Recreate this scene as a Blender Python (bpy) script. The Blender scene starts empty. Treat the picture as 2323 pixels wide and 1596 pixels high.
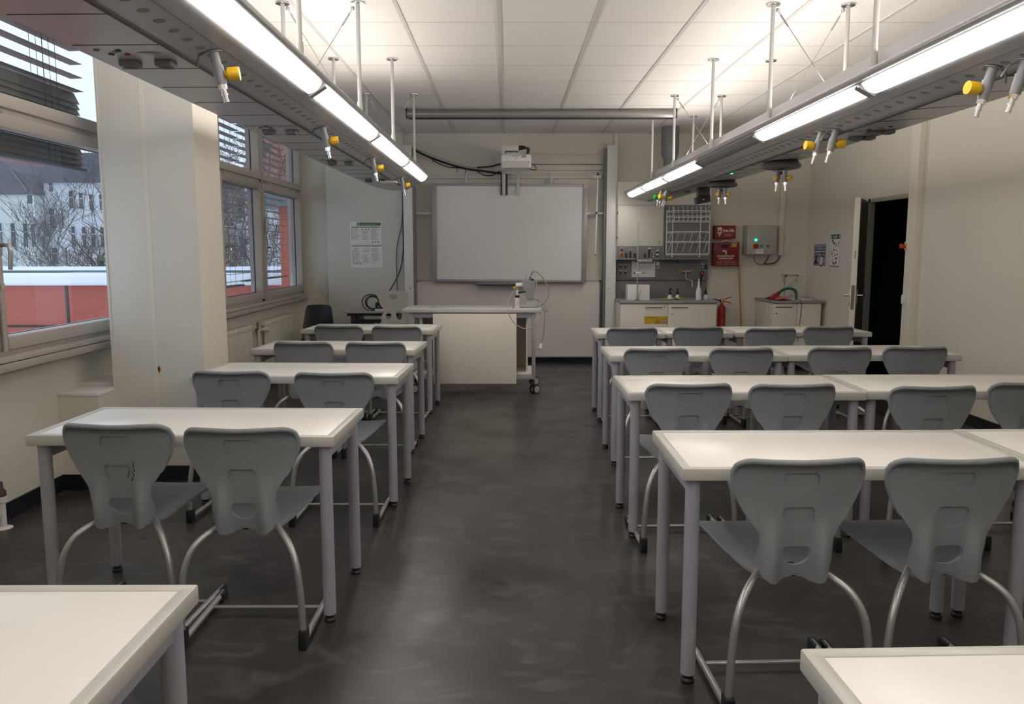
import bpy, bmesh, math, random
from mathutils import Vector, Matrix
random.seed(7)
SC = bpy.context.scene
COL = SC.collection
PI = math.pi

# ---------------------------------------------------------------- camera
def axes(pitch, yaw, roll):
    cp, sp, cy, sy = math.cos(pitch), math.sin(pitch), math.cos(yaw), math.sin(yaw)
    f = Vector((sy*cp, cy*cp, -sp)); r = Vector((cy, -sy, 0)); u = r.cross(f)
    cr, sr = math.cos(roll), math.sin(roll)
    return r*cr + u*sr, u*cr - r*sr, f
_r, _u, _f = axes(math.radians(7.234), math.radians(.2147), math.radians(-.0327))
cam_d = bpy.data.cameras.new('camera'); cam = bpy.data.objects.new('camera', cam_d); COL.objects.link(cam)
cam.matrix_world = Matrix(((_r.x, _u.x, -_f.x, 0), (_r.y, _u.y, -_f.y, 0), (_r.z, _u.z, -_f.z, 1.45), (0, 0, 0, 1)))
cam_d.sensor_fit = 'HORIZONTAL'; cam_d.sensor_width = 36.0; cam_d.lens = 1824.5/2323*36
cam_d.clip_start = .05; cam_d.clip_end = 400
SC.camera = cam
# ---------------------------------------------------------------- view + world
SC.view_settings.view_transform = 'Standard'; SC.view_settings.look = 'None'
SC.view_settings.gamma = 1; SC.view_settings.use_curve_mapping = False
SC.view_settings.exposure = 1.5
SC.cycles.use_denoising = True
SC.cycles.max_bounces = 10; SC.cycles.diffuse_bounces = 6; SC.cycles.glossy_bounces = 5; SC.cycles.transparent_max_bounces = 16
SC.cycles.sample_clamp_indirect = 6
W = bpy.data.worlds.new('overcast_sky'); SC.world = W; W.use_nodes = True
bg = W.node_tree.nodes['Background']; bg.inputs[0].default_value = (.72, .83, 1.0, 1); bg.inputs[1].default_value = .58
DIFFUSER = 6.7      # emission of the lit tubes' covers
UPLIGHT = 7.2       # emission of the trays on top of the service booms
# ---------------------------------------------------------------- materials
def s2l(c): return tuple((v/12.92 if v <= .04045 else ((v+.055)/1.055)**2.4) for v in [x/255 for x in c])
MATS = {}
def mat(name, col, rough=.5, metal=0.0, var=.06, scale=8.0, bump=0.0, bscale=60.0, spec=.5, emit=0.0, coat=0.0):
    if name in MATS: return MATS[name]
    m = bpy.data.materials.new(name); m.use_nodes = True; nt = m.node_tree; b = nt.nodes['Principled BSDF']
    b.inputs['Roughness'].default_value = rough; b.inputs['Metallic'].default_value = metal
    b.inputs['Specular IOR Level'].default_value = spec; b.inputs['Coat Weight'].default_value = coat
    tc = nt.nodes.new('ShaderNodeTexCoord')
    n = nt.nodes.new('ShaderNodeTexNoise'); n.inputs['Scale'].default_value = scale; n.inputs['Detail'].default_value = 4
    nt.links.new(tc.outputs['Object'], n.inputs['Vector'])
    mx = nt.nodes.new('ShaderNodeMix'); mx.data_type = 'RGBA'
    nt.links.new(n.outputs['Fac'], mx.inputs['Factor'])
    mx.inputs['A'].default_value = (*[c*(1-var) for c in col], 1); mx.inputs['B'].default_value = (*[min(1, c*(1+var)) for c in col], 1)
    nt.links.new(mx.outputs['Result'], b.inputs['Base Color'])
    if bump:
        n2 = nt.nodes.new('ShaderNodeTexNoise'); n2.inputs['Scale'].default_value = bscale
        nt.links.new(tc.outputs['Object'], n2.inputs['Vector'])
        bp = nt.nodes.new('ShaderNodeBump'); bp.inputs['Strength'].default_value = bump; bp.inputs['Distance'].default_value = .002
        nt.links.new(n2.outputs['Fac'], bp.inputs['Height']); nt.links.new(bp.outputs['Normal'], b.inputs['Normal'])
    if emit:
        b.inputs['Emission Color'].default_value = (*col, 1); b.inputs['Emission Strength'].default_value = emit
    MATS[name] = m; return m
WALL = mat('wall_paint', (.70, .665, .59), .65, var=.03, scale=2, bump=.12, bscale=220)
WALLG = mat('panel_paint', (.62, .61, .56), .55, var=.03, scale=2)
PIER = mat('pier_paint', (.70, .68, .62), .6, var=.03, scale=1.5, bump=.1, bscale=200)
CREAM = mat('cream_paint', (.76, .72, .62), .55, var=.03)
CEIL = mat('ceiling_tile', (.84, .81, .77), .85, var=.03, scale=90, bump=.25, bscale=400)
TBAR = mat('ceiling_rail', (.62, .60, .57), .6)
BASEB = mat('baseboard_vinyl', (.012, .012, .016), .45)
WFRAME = mat('window_paint', (.46, .42, .385), .45, var=.04)
WHITE = mat('white_plastic', (.80, .79, .77), .4, var=.02)
LAMW = mat('white_laminate', (.76, .73, .675), .38, var=.02)
CABW = mat('cabinet_white', (.74, .71, .64), .45, var=.025)
TOPW = mat('table_white', (.80, .775, .73), .30, var=.02, scale=3)
EDGE = mat('table_edging', (.50, .50, .465), .36, var=.04)
LEG = mat('leg_grey', (.33, .33, .365), .42, var=.05, bump=.1, bscale=300)
SHELL = mat('chair_shell', (.235, .248, .268), .42, var=.06, scale=5, bump=.35, bscale=900)
SHELL2 = mat('pale_chair_shell', (.36, .35, .325), .45, var=.05, bump=.3, bscale=900)
TUBE = mat('chair_tube', (.42, .42, .42), .34, metal=.65, var=.05)
BLACK = mat('black_plastic', (.012, .012, .013), .45)
BLACKG = mat('black_lacquer', (.012, .009, .008), .22)
BOOM = mat('boom_grey', (.42, .42, .435), .3, var=.03, coat=.15)
BOOMD = mat('boom_dark', (.03, .03, .035), .5)
BOOML = mat('boom_rail', (.46, .455, .46), .25, metal=.5)
DOT = mat('boom_dot', (.22, .22, .225), .6)
ROD = mat('rod_paint', (.50, .49, .47), .4)
STEEL = mat('steel', (.55, .55, .55), .25, metal=.9)
CHROME = mat('chrome', (.8, .8, .8), .12, metal=1.0)
YKNOB = mat('yellow_knob', (.60, .36, .01), .35)
GKNOB = mat('green_knob', (.01, .25, .03), .35)
GREY = mat('panel_grey', (.20, .20, .215), .45, var=.04)
GREYL = mat('light_grey', (.42, .42, .42), .45)
ALU = mat('aluminium', (.31, .31, .325), .38, metal=.2, var=.04)
BOARDW = mat('board_white', (.66, .665, .655), .28, var=.015, scale=2)
BOARDP = mat('lower_board', (.66, .61, .575), .35, var=.02, scale=2)
RED = mat('red_paint', (.38, .012, .012), .35, var=.05)
REDB = mat('red_box', (.20, .007, .012), .4, var=.05)
REDF = mat('red_film', (.45, .015, .02), .3, var=.2, scale=30)
PAPER = mat('paper', (.78, .77, .77), .6, var=.02)
INKG = mat('ink_grey', (.33, .33, .34), .7)
INK = mat('ink_black', (.02, .02, .022), .6)
GREEN = mat('sign_green', (.006, .06, .03), .4)
GREENP = mat('poster_green', (.04, .12, .02), .5)
YEL = mat('sign_yellow', (.62, .40, .03), .45)
WOOD = mat('pale_wood', (.50, .27, .10), .5, var=.2, scale=20)
GLASSL = mat('clear_bottle', (.70, .72, .72), .1, var=.05)
REDWALL = mat('red_cladding', (.40, .085, .055), .6, var=.08, scale=1.2)
SNOW = mat('snow', (.85, .88, .95), .8, var=.03, scale=2)
SLATE = mat('parapet_grey', (.13, .155, .17), .7, var=.1)
STUCCO = mat('pale_stucco', (.56, .58, .60), .9, var=.12, scale=.35)
STUCCO2 = mat('stained_stucco', (.54, .57, .54), .9, var=.16, scale=.3)
ROOF = mat('slate_roof', (.11, .105, .12), .8, var=.25, scale=3)
ROOFR = mat('brick_red_roof', (.42, .18, .13), .8, var=.25, scale=3)
PANE2 = mat('far_window_pane', (.06, .065, .075), .2)
BARK = mat('bark', (.085, .07, .06), .9, var=.2)
SLAT = mat('blind_slat', (.15, .135, .13), .45, var=.05)
CORR = mat('corridor_darkness', (.012, .011, .011), .8)  # near-black surfaces: the corridor's lack of light put into the colour
DOORM = mat('door_paint', (.68, .65, .58), .5, var=.03)
HOSEG = mat('green_hose', (.005, .10, .055), .35)
CABLE = mat('grey_cable', (.22, .225, .21), .5)
LEAF = mat('evergreen', (.10, .12, .08), .9, var=.4, scale=6)
def floor_mat():
    m = bpy.data.materials.new('floor_vinyl'); m.use_nodes = True; nt = m.node_tree; b = nt.nodes['Principled BSDF']; L = nt.links.new
    tc = nt.nodes.new('ShaderNodeTexCoord')
    def noise(scale, detail, vec=None, dist=0):
        n = nt.nodes.new('ShaderNodeTexNoise'); n.inputs['Scale'].default_value = scale; n.inputs['Detail'].default_value = detail
        n.inputs['Distortion'].default_value = dist; L(vec or tc.outputs['Object'], n.inputs['Vector']); return n
    def ramp(src, a, b_, c0, c1):
        r = nt.nodes.new('ShaderNodeValToRGB'); r.color_ramp.elements[0].position = a; r.color_ramp.elements[1].position = b_
        r.color_ramp.elements[0].color = (*c0, 1); r.color_ramp.elements[1].color = (*c1, 1); L(src, r.inputs['Fac']); return r
    base = ramp(noise(1.6, 8, dist=.4).outputs['Fac'], .3, .72, (.023, .022, .0225), (.055, .051, .049))
    mp = nt.nodes.new('ShaderNodeMapping'); mp.inputs['Scale'].default_value = (1.6, 2.6, 1); mp.inputs['Rotation'].default_value = (0, 0, .9)
    L(tc.outputs['Object'], mp.inputs['Vector'])
    scuff = ramp(noise(3.2, 12, mp.outputs['Vector'], 1.2).outputs['Fac'], .52, .74, (0, 0, 0), (1, 1, 1))
    mx = nt.nodes.new('ShaderNodeMix'); mx.data_type = 'RGBA'
    mt = nt.nodes.new('ShaderNodeMath'); mt.operation = 'MULTIPLY'; mt.inputs[1].default_value = .55; L(scuff.outputs['Color'], mt.inputs[0])
    L(mt.outputs[0], mx.inputs['Factor']); L(base.outputs['Color'], mx.inputs['A']); mx.inputs['B'].default_value = (.12, .11, .105, 1)
    mp2 = nt.nodes.new('ShaderNodeMapping'); mp2.inputs['Scale'].default_value = (9, 1.6, 1); mp2.inputs['Rotation'].default_value = (0, 0, -.75)
    L(tc.outputs['Object'], mp2.inputs['Vector'])
    scr = ramp(noise(9, 6, mp2.outputs['Vector'], 2).outputs['Fac'], .69, .76, (0, 0, 0), (1, 1, 1))
    mx2 = nt.nodes.new('ShaderNodeMix'); mx2.data_type = 'RGBA'
    mt2 = nt.nodes.new('ShaderNodeMath'); mt2.operation = 'MULTIPLY'; mt2.inputs[1].default_value = .5; L(scr.outputs['Color'], mt2.inputs[0])
    L(mt2.outputs[0], mx2.inputs['Factor']); L(mx.outputs['Result'], mx2.inputs['A']); mx2.inputs['B'].default_value = (.17, .15, .14, 1)
    L(mx2.outputs['Result'], b.inputs['Base Color'])
    rr = ramp(noise(2.5, 10).outputs['Fac'], .3, .75, (.27, .27, .27), (.44, .44, .44)); L(rr.outputs['Color'], b.inputs['Roughness'])
    b.inputs['Specular IOR Level'].default_value = .5
    bp = nt.nodes.new('ShaderNodeBump'); bp.inputs['Strength'].default_value = .06; bp.inputs['Distance'].default_value = .002
    L(noise(45, 4).outputs['Fac'], bp.inputs['Height']); L(bp.outputs['Normal'], b.inputs['Normal'])
    return m
FLOOR = floor_mat()
def emis(name, col, st, stripes=0):
    m = bpy.data.materials.new(name); m.use_nodes = True; nt = m.node_tree; nt.nodes.remove(nt.nodes['Principled BSDF'])
    e = nt.nodes.new('ShaderNodeEmission'); e.inputs[0].default_value = (*col, 1); e.inputs[1].default_value = st
    if stripes:   # the tubes are a little shorter than their ribbed covers, so the cover ends glow less
        tc = nt.nodes.new('ShaderNodeTexCoord'); sp = nt.nodes.new('ShaderNodeSeparateXYZ'); L = nt.links.new; L(tc.outputs['Generated'], sp.inputs[0])
        r = nt.nodes.new('ShaderNodeValToRGB'); L(sp.outputs['Y'], r.inputs['Fac']); el = r.color_ramp.elements
        el[0].position = 0; el[0].color = (.06, .055, .05, 1); el[1].position = 1; el[1].color = (.06, .055, .05, 1)
        for q in (.075, .925): k = el.new(q); k.color = (1, 1, 1, 1)
        wv = nt.nodes.new('ShaderNodeTexWave'); wv.bands_direction = 'Y'; wv.inputs['Scale'].default_value = 40; L(tc.outputs['Object'], wv.inputs['Vector'])
        ml = nt.nodes.new('ShaderNodeMath'); ml.operation = 'MULTIPLY_ADD'; ml.inputs[1].default_value = .25; ml.inputs[2].default_value = .88; L(wv.outputs['Fac'], ml.inputs[0])
        m2 = nt.nodes.new('ShaderNodeMath'); m2.operation = 'MULTIPLY'; L(ml.outputs[0], m2.inputs[0]); L(r.outputs['Color'], m2.inputs[1])
        m3 = nt.nodes.new('ShaderNodeMath'); m3.operation = 'MULTIPLY'; m3.inputs[1].default_value = st; L(m2.outputs[0], m3.inputs[0]); L(m3.outputs[0], e.inputs[1])
    nt.links.new(e.outputs[0], nt.nodes['Material Output'].inputs[0]); MATS[name] = m; return m
DIFF = emis('lit_diffuser', (1, .935, .87), DIFFUSER, 1)
UPL = emis('lit_uplight_tray', (1, .93, .86), UPLIGHT)
LED = emis('green_led', (.02, .9, .25), 2.2)
def glass_mat():
    m = bpy.data.materials.new('window_glass'); m.use_nodes = True; nt = m.node_tree; nt.nodes.remove(nt.nodes['Principled BSDF'])
    t = nt.nodes.new('ShaderNodeBsdfTransparent'); t.inputs[0].default_value = (.93, .95, .96, 1)
    g = nt.nodes.new('ShaderNodeBsdfGlossy'); g.inputs['Roughness'].default_value = .01
    lw = nt.nodes.new('ShaderNodeLayerWeight'); L = nt.links.new      # thin-pane reflectance, the same from both sides
    pw = nt.nodes.new('ShaderNodeMath'); pw.operation = 'POWER'; pw.inputs[1].default_value = 5; L(lw.outputs['Facing'], pw.inputs[0])
    f = nt.nodes.new('ShaderNodeMath'); f.operation = 'MULTIPLY_ADD'; f.inputs[1].default_value = .9; f.inputs[2].default_value = .035; L(pw.outputs[0], f.inputs[0])
    x = nt.nodes.new('ShaderNodeMixShader')
    L(f.outputs[0], x.inputs[0]); L(t.outputs[0], x.inputs[1]); L(g.outputs[0], x.inputs[2]); L(x.outputs[0], nt.nodes['Material Output'].inputs[0])
    return m
GLASS = glass_mat()

# ---------------------------------------------------------------- builders
class MB:
    """collects shapes into one mesh"""
    def __init__(s): s.b = bmesh.new()
    def box(s, x0, x1, y0, y1, z0, z1, bev=0.0, seg=2, rot=None, piv=None):
        g = bmesh.ops.create_cube(s.b, size=1.0); vs = g['verts']
        for v in vs: v.co = Vector(((x0+x1)/2 + v.co.x*(x1-x0), (y0+y1)/2 + v.co.y*(y1-y0), (z0+z1)/2 + v.co.z*(z1-z0)))
        if rot is not None:
            p = Vector(piv) if piv is not None else Vector(((x0+x1)/2, (y0+y1)/2, (z0+z1)/2))
            for v in vs: v.co = p + rot @ (v.co - p)
        if bev:
            es = set(e for v in vs for e in v.link_edges)
            bmesh.ops.bevel(s.b, geom=list(es), offset=bev, segments=seg, affect='EDGES', profile=.5)
        return s
    def tube(s, pts, r, n=12, cap=True, rs=None):
        pts = [Vector(p) for p in pts]; rings = []
        t0 = (pts[1]-pts[0]).normalized(); a = Vector((0, 0, 1)) if abs(t0.z) < .9 else Vector((1, 0, 0)); nrm = t0.cross(a).normalized()
        for i, p in enumerate(pts):
            t = ((pts[min(i+1, len(pts)-1)] - pts[max(i-1, 0)])).normalized()
            nrm = (nrm - t*nrm.dot(t)).normalized(); bn = t.cross(nrm); rr = rs[i] if rs else r
            rings.append([s.b.verts.new(p + (nrm*math.cos(2*PI*k/n) + bn*math.sin(2*PI*k/n))*rr) for k in range(n)])
        for A, B in zip(rings, rings[1:]):
            for k in range(n): s.b.faces.new((A[k], A[(k+1) % n], B[(k+1) % n], B[k]))
        if cap:
            s.b.faces.new(rings[0][::-1]); s.b.faces.new(rings[-1])
        return s
    def cyl(s, p0, p1, r, n=16, r1=None): return s.tube([p0, p1], r, n, True, [r, r if r1 is None else r1])
    def lathe(s, prof, c=(0, 0, 0), ax='Z', n=24):
        """prof = [(radius, height)...] revolved about an axis through c"""
        c = Vector(c); rings = []
        def pt(r, h, a):
            if ax == 'Z': return c + Vector((r*math.cos(a), r*math.sin(a), h))
            if ax == 'Y': return c + Vector((r*math.cos(a), h, r*math.sin(a)))
            return c + Vector((h, r*math.cos(a), r*math.sin(a)))
        for r, h in prof: rings.append([s.b.verts.new(pt(max(r, 1e-5), h, 2*PI*k/n)) for k in range(n)])
        for A, B in zip(rings, rings[1:]):
            for k in range(n): s.b.faces.new((A[k], A[(k+1) % n], B[(k+1) % n], B[k]))
        s.b.faces.new(rings[0][::-1]); s.b.faces.new(rings[-1]); return s
    def prism(s, poly, ax, d0, d1):
        """poly = 2D outline; ax: axis it is pushed along. X:(y,z) Y:(x,z) Z:(x,y)"""
        def pt(a, b, d): return {'X': (d, a, b), 'Y': (a, d, b), 'Z': (a, b, d)}[ax]
        A = [s.b.verts.new(pt(a, b, d0)) for a, b in poly]; B = [s.b.verts.new(pt(a, b, d1)) for a, b in poly]; n = len(poly)
        s.b.faces.new(A); s.b.faces.new(B[::-1])
        for k in range(n): s.b.faces.new((A[k], B[k], B[(k+1) % n], A[(k+1) % n]))
        return s
    def grid(s, rows):
        V = [[s.b.verts.new(p) for p in r] for r in rows]
        for A, B in zip(V, V[1:]):
            for k in range(len(A)-1): s.b.faces.new((A[k], A[k+1], B[k+1], B[k]))
        return s
    def ball(s, c, r, sc=(1, 1, 1), n=12):
        g = bmesh.ops.create_uvsphere(s.b, u_segments=n, v_segments=max(6, n*2//3), radius=r)
        for v in g['verts']: v.co = Vector(c) + Vector((v.co.x*sc[0], v.co.y*sc[1], v.co.z*sc[2]))
        return s
    def xf(s, M): bmesh.ops.transform(s.b, matrix=M, verts=s.b.verts); return s
    def build(s, name, m, parent=None, smooth=True, loc=None):
        bmesh.ops.recalc_face_normals(s.b, faces=s.b.faces)
        me = bpy.data.meshes.new(name); s.b.to_mesh(me); s.b.free(); return put(name, me, m, parent, smooth, loc)
def put(name, me, m, parent=None, smooth=True, loc=None):
    if m is not None: me.materials.clear(); me.materials.append(m)
    if smooth:
        me.shade_smooth(); me.set_sharp_from_angle(angle=math.radians(38))
    o = bpy.data.objects.new(name, me); COL.objects.link(o)
    if parent is not None: o.parent = parent
    if loc is not None: o.location = loc
    return o
def tag(o, label=None, cat=None, group=None, kind=None):
    if label: o['label'] = label
    if cat: o['category'] = cat
    if group: o['group'] = group
    if kind: o['kind'] = kind
    return o
def thing(name, label, cat, loc=(0, 0, 0), rotz=0.0, group=None):
    o = bpy.data.objects.new(name, None); COL.objects.link(o); o.empty_display_size = .1
    o.location = loc; o.rotation_euler = (0, 0, rotz); return tag(o, label, cat, group)
def struct(name, mb, m, parent=None, smooth=False):
    o = mb.build(name, m, parent, smooth)
    if parent is None: o['kind'] = 'structure'
    return o
def dup(o, parent=None, loc=None, rotz=None, label=None):
    c = o.copy(); COL.objects.link(c)
    if parent is not None: c.parent = parent
    if loc is not None: c.location = loc
    if rotz is not None: c.rotation_euler = (0, 0, rotz)
    if label: c['label'] = label
    for ch in list(o.children): dup(ch, c)
    return c
FACE_CAM = Matrix(((1, 0, 0), (0, 0, -1), (0, 1, 0)))     # flat art on a face that looks along -Y
FACE_LEFT = Matrix(((0, 0, -1), (-1, 0, 0), (0, 1, 0)))   # flat art on a face that looks along -X
def text(s, size, pos, m, parent, R=FACE_CAM, sx=1.0, align='CENTER', name='lettering', bold=0.0):
    cu = bpy.data.curves.new('t', 'FONT'); cu.body = s; cu.size = size; cu.align_x = align; cu.align_y = 'CENTER'; cu.extrude = .0004; cu.offset = bold
    cu.resolution_u = 3
    o = bpy.data.objects.new('t', cu); me = bpy.data.meshes.new_from_object(o); bpy.data.objects.remove(o); bpy.data.curves.remove(cu)
    me.transform(Matrix.Translation(Vector(pos)) @ (R.to_4x4()) @ Matrix.Diagonal((sx, 1, 1, 1)))
    return put(name, me, m, parent, False)
def flats(rects, y, m, name, parent, t=.0008):
    """thin printed rectangles (x0,x1,z0,z1) on a face looking along -Y at depth y"""
    b = MB()
    for x0, x1, z0, z1 in rects: b.box(x0, x1, y-t, y, z0, z1)
    return b.build(name, m, parent, False)
def flats_x(rects, x, m, name, parent, t=.0008):
    b = MB()
    for y0, y1, z0, z1 in rects: b.box(x-t, x, y0, y1, z0, z1)
    return b.build(name, m, parent, False)
def bez(p0, p1, p2, p3, n=12):
    p0, p1, p2, p3 = map(Vector, (p0, p1, p2, p3)); o = []
    for i in range(n+1):
        t = i/n; o.append(p0*(1-t)**3 + p1*3*t*(1-t)**2 + p2*3*t*t*(1-t) + p3*t**3)
    return o
def spline(pts, n=8):
    P = [Vector(p) for p in pts]; P = [P[0]*2-P[1]] + P + [P[-1]*2-P[-2]]; out = []
    for i in range(1, len(P)-2):
        for k in range(n):
            t = k/n; a, b, c, d = P[i-1], P[i], P[i+1], P[i+2]
            out.append(.5*((2*b) + (c-a)*t + (2*a-5*b+4*c-d)*t*t + (3*b-a-3*c+d)*t**3))
    out.append(P[-2]); return out
def lerp_tab(tab, x):
    if x <= tab[0][0]: return tab[0][1]
    for (a, fa), (b, fb) in zip(tab, tab[1:]):
        if x <= b: return fa + (fb-fa)*(x-a)/(b-a)
    return tab[-1][1]
# ================================================================ ROOM
XL, XR, YB, YR, ZC = -2.72, 3.83, 10.40, -3.0, 2.905
struct('floor', MB().box(XL-.25, XR+.2, YR-.2, YB+.2, -.12, 0), FLOOR)
b = MB().box(XL-.25, XR+.2, YR-.2, YB+.2, ZC, ZC+.1)
ceil = struct('ceiling', b, CEIL)
XS = [-.061 + .613*k for k in range(-4, 7)]
YS = [5.41 + .606*k for k in range(-13, 9)]
b = MB()
for x in XS: b.box(x-.012, x+.012, YR, YB, ZC-.006, ZC+.001)
for y in YS: b.box(XL, XR, y-.004, y+.004, ZC-.0015, ZC+.001)
b.build('rail_grid', TBAR, ceil, False)
struct('wall_back', MB().box(XL-.09, XR+.2, YB, YB+.15, 0, ZC), WALL)
struct('wall_rear', MB().box(XL-.25, XR+.2, YR-.15, YR, 0, ZC), WALL)
# right wall with the doorway
DY0, DY1, DZ = 7.74, 8.66, 1.985
struct('wall_right', MB().box(XR, XR+.05, YR, DY0, 0, ZC).box(XR, XR+.05, DY1, YB, 0, ZC).box(XR, XR+.05, DY0, DY1, DZ, ZC), WALL)
# left wall with two window openings
W1 = (2.70, 5.68); W2 = (7.34, 10.37); SZ, HZ = .90, 2.86
b = MB().box(XL-.09, XL, YR, YB, 0, SZ).box(XL-.09, XL, YR, YB, HZ, ZC)
for a, c in ((YR, W1[0]), (W1[1], W2[0]), (W2[1], YB)): b.box(XL-.09, XL, a, c, SZ, HZ)
struct('wall_left', b, WALL)
# pier between the windows: cladding face at y=4.98, deeper block behind, low ledge in front of it
b = MB().box(-2.47, -1.905, 4.98, 5.40, 0, ZC).box(-2.72, -2.46, 5.06, 5.34, 0, .62)
b.box(-2.475, -2.463, 4.975, 5.0, 0, ZC)
pier = struct('trim_1', b, PIER)
MB().box(-2.215, -2.188, 4.978, 4.982, .02, ZC).build('joint_strip', CREAM, pier, False)
MB().box(-1.906, -1.9, 4.981, 5.40, .0, ZC).build('pier_flank', CREAM, pier, False)
MB().box(-2.193, -2.176, 4.977, 4.981, .70, .725).box(-2.19, -2.182, 4.977, 4.981, .69, .735).build('chipped_paint', WOOD, pier, False)
led = struct('trim_2', MB().box(-2.72, -2.475, 4.78, 5.06, 0, .575), WALL)
MB().box(-2.72, -2.472, 4.775, 5.07, .575, .60, .006).build('ledge_cap', WHITE, led)
# white cladding panel left of the board, and slim column by the door
struct('trim_3', MB().box(-2.305, -1.325, 10.31, 10.40, 0, ZC), WALLG)
struct('trim_4', MB().box(3.765, 3.83, 7.535, 7.69, 0, ZC, .004), CREAM)
MB().box(3.826, 3.8305, 7.50, 7.506, 0, ZC).build('wall_joint', TBAR, bpy.data.objects['trim_4'], False)
struct('baseboard_left', MB().box(-2.72, -2.708, YR, 4.78, 0, .095).box(-2.708, -2.475, 4.768, 4.78, 0, .095).box(-2.475, -1.905, 4.968, 4.98, 0, .095).box(-1.905, -1.893, 4.968, 5.4, 0, .095).box(-2.72, -2.708, 5.4, YB, 0, .095), BASEB)
struct('baseboard_back', MB().box(XL, XR, YB-.012, YB, 0, .09), BASEB)
struct('baseboard_right', MB().box(XR-.012, XR, YR, 7.5, 0, .095).box(XR-.012, XR, 8.72, YB, 0, .095), BASEB)
# windows -----------------------------------------------------------------
def window(n, y0, y1, mull, label, handles):
    X0, X1 = -2.76, -2.64          # frame depth
    o = MB()
    o.box(X0, X1, y0, y0+.07, SZ, HZ, .006).box(X0, X1, y1-.07, y1, SZ, HZ, .006)
    o.box(X0, X1, y0, y1, HZ-.06, HZ, .006).box(X0, X1, y0, y1, SZ, SZ+.05, .006)
    for my in mull: o.box(X0, X1, my-.045, my+.045, SZ, HZ, .006)
    o.box(X0, X1, y0, y1, 2.14, 2.20, .006)
    w = o.build('window_%d' % n, WFRAME); w['kind'] = 'structure'; w['label'] = label
    MB().box(-2.80, -2.585, y0, y1, .862, .905, .008).box(-2.60, -2.585, y0, y1, .825, .88, .006).build('sill', WFRAME, w)
    ys = [y0+.035] + list(mull) + [y1-.035]
    for i in range(len(ys)-1):
        a, c = ys[i]+.02, ys[i+1]-.02
        for (z0, z1) in ((SZ+.03, 2.155), (2.185, HZ-.03)):
            s = MB(); t = .072; xb, xf = -2.735, -2.615
            s.box(xb, xf, a, a+t, z0, z1, .008).box(xb, xf, c-t, c, z0, z1, .008).box(xb, xf, a+t, c-t, z0, z0+t, .008).box(xb, xf, a+t, c-t, z1-t, z1, .008)
            sash = s.build('sash', WFRAME, w)
            MB().box(-2.70, -2.698, a+t-.01, c-t+.01, z0+t-.01, z1-t+.01).build('pane', GLASS, sash, False)
            g = MB()
            for (p, q) in ((a+t-.001, a+t+.0025), (c-t-.0025, c-t+.001)): g.box(-2.699, -2.690, p, q, z0+t, z1-t)
            g.box(-2.699, -2.690, a+t, c-t, z1-t-.003, z1-t+.001).box(-2.699, -2.690, a+t, c-t, z0+t-.001, z0+t+.003)
            g.build('gasket', BLACK, sash, False)
            if z0 < 1.5:
                for hy in (a+.12, c-.12): MB().box(-2.618, -2.605, hy-.035, hy+.035, 2.15, 2.172, .004).build('hinge', STEEL, w)
    for hy, flip in handles:
        h = MB().box(-2.618, -2.606, hy-.016, hy+.016, 1.42, 1.50, .004)
        h.tube(spline([(-2.61, hy, 1.475), (-2.575, hy, 1.475), (-2.56, hy, 1.46), (-2.562, hy, 1.40), (-2.566, hy, 1.35)], 5), .011, 10)
        h.build('handle', STEEL, w)
    return w
w1 = window(1, W1[0], W1[1], [4.10], 'window beside the camera with raised outside blind', [(4.17, 1)])
w2 = window(2, W2[0], W2[1], [8.675], 'window by the front corner with lowered blinds', [(7.47, 1), (8.76, 1)])
MB().box(-2.60, -2.575, 8.68, 8.71, 1.62, 1.78, .004).cyl((-2.585, 8.70, 1.62), (-2.575, 8.705, 1.50), .012).build('opener_arm', STEEL, w2)
MB().cyl((-2.60, 7.40, .95), (-2.60, 7.40, 2.15), .012).cyl((-2.60, 4.06, .95), (-2.60, 4.06, 2.15), .001).build('opener_rod', WFRAME, w2)
MB().cyl((-2.60, 4.13, .93), (-2.60, 4.13, 2.15), .011).box(-2.615, -2.585, 4.115, 4.145, 1.25, 1.28).build('opener_rod', WFRAME, w1)
# outside venetian blinds: each slat run is one blind with its own slat mesh
def blind(name, label, y0, y1, zopen, zstack, pitch, cords):
    t = thing(name, label, 'blind', (-2.86, (y0+y1)/2, 0), group='outside venetian blinds')
    h = (y1-y0)/2; s = MB()
    z = 2.84
    while z > zopen:
        s.box(-.04, .04, -h, h, z-.0016, z+.0016, rot=Matrix.Rotation(math.radians(-2), 3, 'Y'))
        z -= pitch
    if zstack is not None:
        z = zopen
        while z > zstack:
            s.box(-.04, .04, -h+.02, h-.02, z-.0016, z+.0016, rot=Matrix.Rotation(math.radians(66), 3, 'Y')); z -= .036
    s.build('slats', SLAT, t, False)
    zb = zopen if zstack is None else zstack
    MB().box(-.035, .035, -h, h, zb-.03, zb-.012, .005).build('bottom_rail', SLATE, t)
    c = MB()
    for cy in cords:
        for dx in (-.038, .038): c.cyl((dx, cy*h, zb-.02), (dx, cy*h, 2.85), .0016, 6)
    c.build('ladder_cord', BLACK, t)
    return t
blind('venetian_blind', 'outside blind bunched halfway down behind the camera-side window', 4.12, 5.52, 2.44, 2.00, .088, (-.93, -.83, .35, .45, .55))
blind('venetian_blind', 'outside blind lowered behind the first pane past the pier', 7.36, 8.64, 1.10, None, .078, (-.8, .0, .3, .9))
blind('venetian_blind', 'outside blind lowered behind the pane nearest the board', 8.71, 10.33, 1.14, None, .078, (-.5, .0, .25, .75))
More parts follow.
